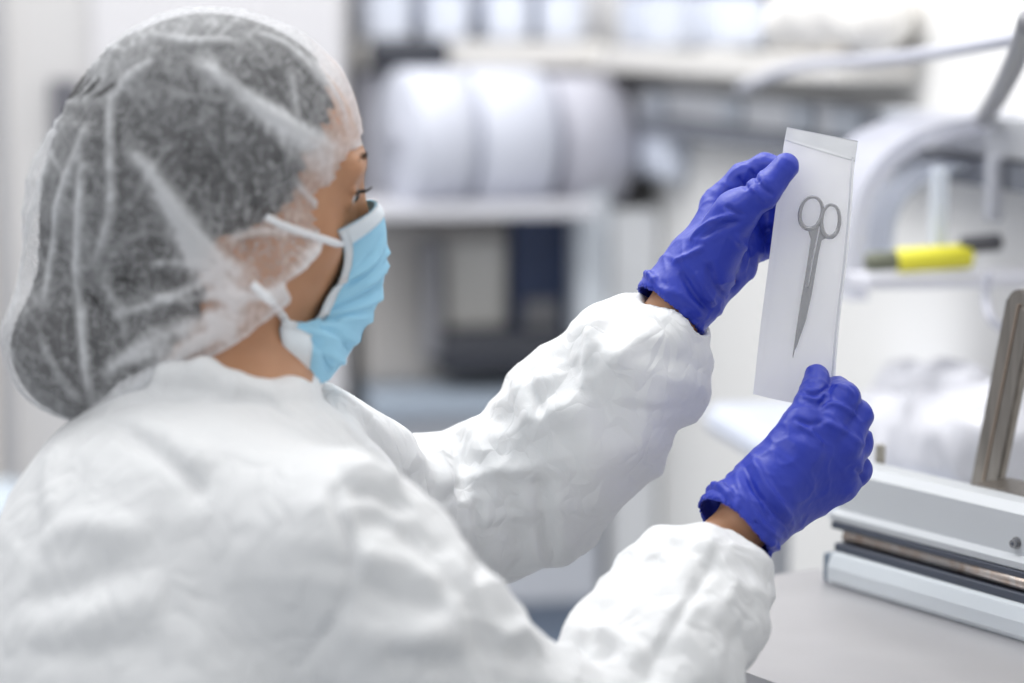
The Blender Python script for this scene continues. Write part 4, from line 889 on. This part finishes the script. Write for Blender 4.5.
# clear hood and ledge: they stand out from the side wall
def ph(px_, py_, S0):
    o, d = ray(px_, py_); oo = SW.l(o); dd = d @ SW.A.T; k = (S0 - oo[0]) / dd[0]; return oo + dd * k
M_hood = mat('frosted_plastic', (.66, .67, .76), .3); M_hood2 = mat('frosted_plastic_pale', (.80, .85, .94), .25)
def glass(m, a): m.node_tree.nodes['Principled BSDF'].inputs['Alpha'].default_value = a
glass(M_hood, .6); glass(M_hood2, .7)
def arch(pts, th, S0, S1, m, name, label, cat):
    ps = [ph(x, y, S0) for x, y in pts]; ps = spline([(0, q[1], q[2]) for q in ps], 5); bm = bmesh.new(); n = len(ps); A = []
    for i, q in enumerate(ps):
        a = ps[max(i - 1, 0)]; b = ps[min(i + 1, n - 1)]; ty, tz = b[1] - a[1], b[2] - a[2]; l = math.hypot(ty, tz); ny, nz = tz / l, -ty / l
        A.append([bm.verts.new(SW.w((t, q[1] + ny * o_, q[2] + nz * o_))) for o_, t in ((0, S0), (0, S1), (th, S1), (th, S0))])
    for i in range(n - 1):
        for j in range(4): bm.faces.new((A[i][j], A[i][(j + 1) % 4], A[i + 1][(j + 1) % 4], A[i + 1][j]))
    bm.faces.new(A[0]); bm.faces.new(A[-1][::-1]); return tag(bm_obj(name, bm, m), label, cat)
SA = wh(1030, 150, .004)[0]
arch([(868, 300), (868, 240), (880, 190), (910, 156), (955, 138), (1022, 130)], .018, SA, SA + .16, M_hood, 'plastic_hood', 'curved frosted plastic hood on the side wall, right of the pouch', 'hood')
arch([(892, 262), (898, 218), (916, 190), (948, 174), (1000, 164)], .006, SA + .04, SA + .12, M_hood2, 'inner_sheet', 'paler curved plastic sheet inside the frosted hood', 'plastic sheet')
SB = SA - .10
def pbox(name, x0, y0, x1, y1, S0, S1, m, bev=.003):
    a = ph(x0, y0, S0); b = ph(x1, y1, S0); bm = bmesh.new(); box(bm, SW, (S0, min(a[1], b[1]), min(a[2], b[2])), (S1, max(a[1], b[1]), max(a[2], b[2])), bev); return bm_obj(name, bm, m)
b = pbox('white_strip', 935, 168, 948, 264, SB + .03, SB + .045, M_hood2); tag(b, 'thin white upright strip above the yellow marker', 'strip')
b = pbox('hanging_tool', 992, 156, 1003, 222, SB + .03, SB + .05, mat('tool_grey', (.42, .43, .48), .4)); tag(b, 'grey hanging tool under the frosted hood', 'tool')
wl = ph(862, 276, SB); zz = wl[2]; bm = bmesh.new(); box(bm, SW, (SB - .02, .001, zz - .012), (SB + .05, wl[1], zz), .002); o = bm_obj('ledge', bm, mat('ledge', (.70, .70, .76), .4)); tag(o, 'pale narrow ledge under the yellow marker', 'ledge')
ta, tb2 = ph(866, 270, SB)[1], ph(1000, 262, SB)[1]
ma = SW.w((SB, ta, zz + .0135)); mb = SW.w((SB, tb2, zz + .0135))
mk = empty('marker_pen', tuple(ma), 'yellow marker pen with dark ends lying on the ledge', 'marker pen')
lerp = lambda t: ma + (mb - ma) * t + np.array([0, 0, .006 * t])
for nm, a_, b_, r_, m_ in (('pen_tip', 0, .25, .010, mat('olive', (.16, .17, .12), .5)), ('barrel', .22, .78, .0125, mat('yellow_barrel', (.80, .74, .05), .4)), ('pen_cap', .70, 1.0, .009, mat('pen_cap', (.08, .08, .09), .4))):
    bm = bmesh.new(); off_ = np.array([0, 0, .012 if nm == 'pen_cap' else 0]); tube(bm, [lerp(a_) + off_, lerp(a_ + .02) + off_, lerp(b_ - .02) + off_, lerp(b_) + off_], [r_ * .8, r_, r_, r_ * .8], 14); bm_obj(nm, bm, m_, mk, True)
wtube('white_wire', [(988, 272), (986, 300), (992, 320), (1010, 334)], [.12, .12, .12, .10], .004, M_hood, 'thin pale wire loop hanging below the ledge', 'wire')
# pile of film bags behind the sealing machine, on a low table
bz = wh(920, 486, .1)[2]; tb_ = empty('side_table', tuple(SW.w((.1, .3, 0))), 'white side table behind the sealing machine', 'table')
bm = bmesh.new(); box(bm, SW, (-.25, .01, bz - .03), (.30, .20, bz), .004); bm_obj('table_top', bm, M_bwhite, tb_)
for x in (-.24, .26):
    for y in (.02, .16):
        bm = bmesh.new(); box(bm, SW, (x, y, 0), (x + .03, y + .03, bz - .03), .002); bm_obj('leg', bm, M_trunk, tb_)
M_bag2 = mat('clear_bag', (.80, .80, .85), .3); glass(M_bag2, .9)
for (x0, x1, y_, r_, lab) in ((880, 1000, 440, .055, 'crumpled clear plastic bag behind the machine, lying lower in the pile'), (900, 970, 392, .026, 'crumpled clear plastic bag on top of the pile behind the machine')):
    a_ = SW.w((wh(x0, y_, .11)[0], .11, wh(x0, y_, .11)[2])); b_ = SW.w((wh(x1, y_, .11)[0], .11, wh(x1, y_, .11)[2]))
    lump('plastic_bag', [(a_, b_, r_, r_)], M_bag2, .006, 18, np.minimum(a_, b_) - .1, np.maximum(a_, b_) + .1, lab, 'bag', None, .016)
# bright box standing in for the glare low behind the hands
gl = wbox('glare_box', 700, 402, 760, 470, .02, .24, M_bwhite, None, .02); tag(gl, 'bluish white box drawn as glare between the two sleeves', 'tub')

cc = bbox('corner_filler', 611, 210, 656, 690, .02, .48, mat('corner_white', (.70, .71, .73), .5), None, .004); tag(cc, 'pale filler box added over the dark corner between the column and side wall', 'filler')  # pale box added to hide the dark recess and lighten the corner
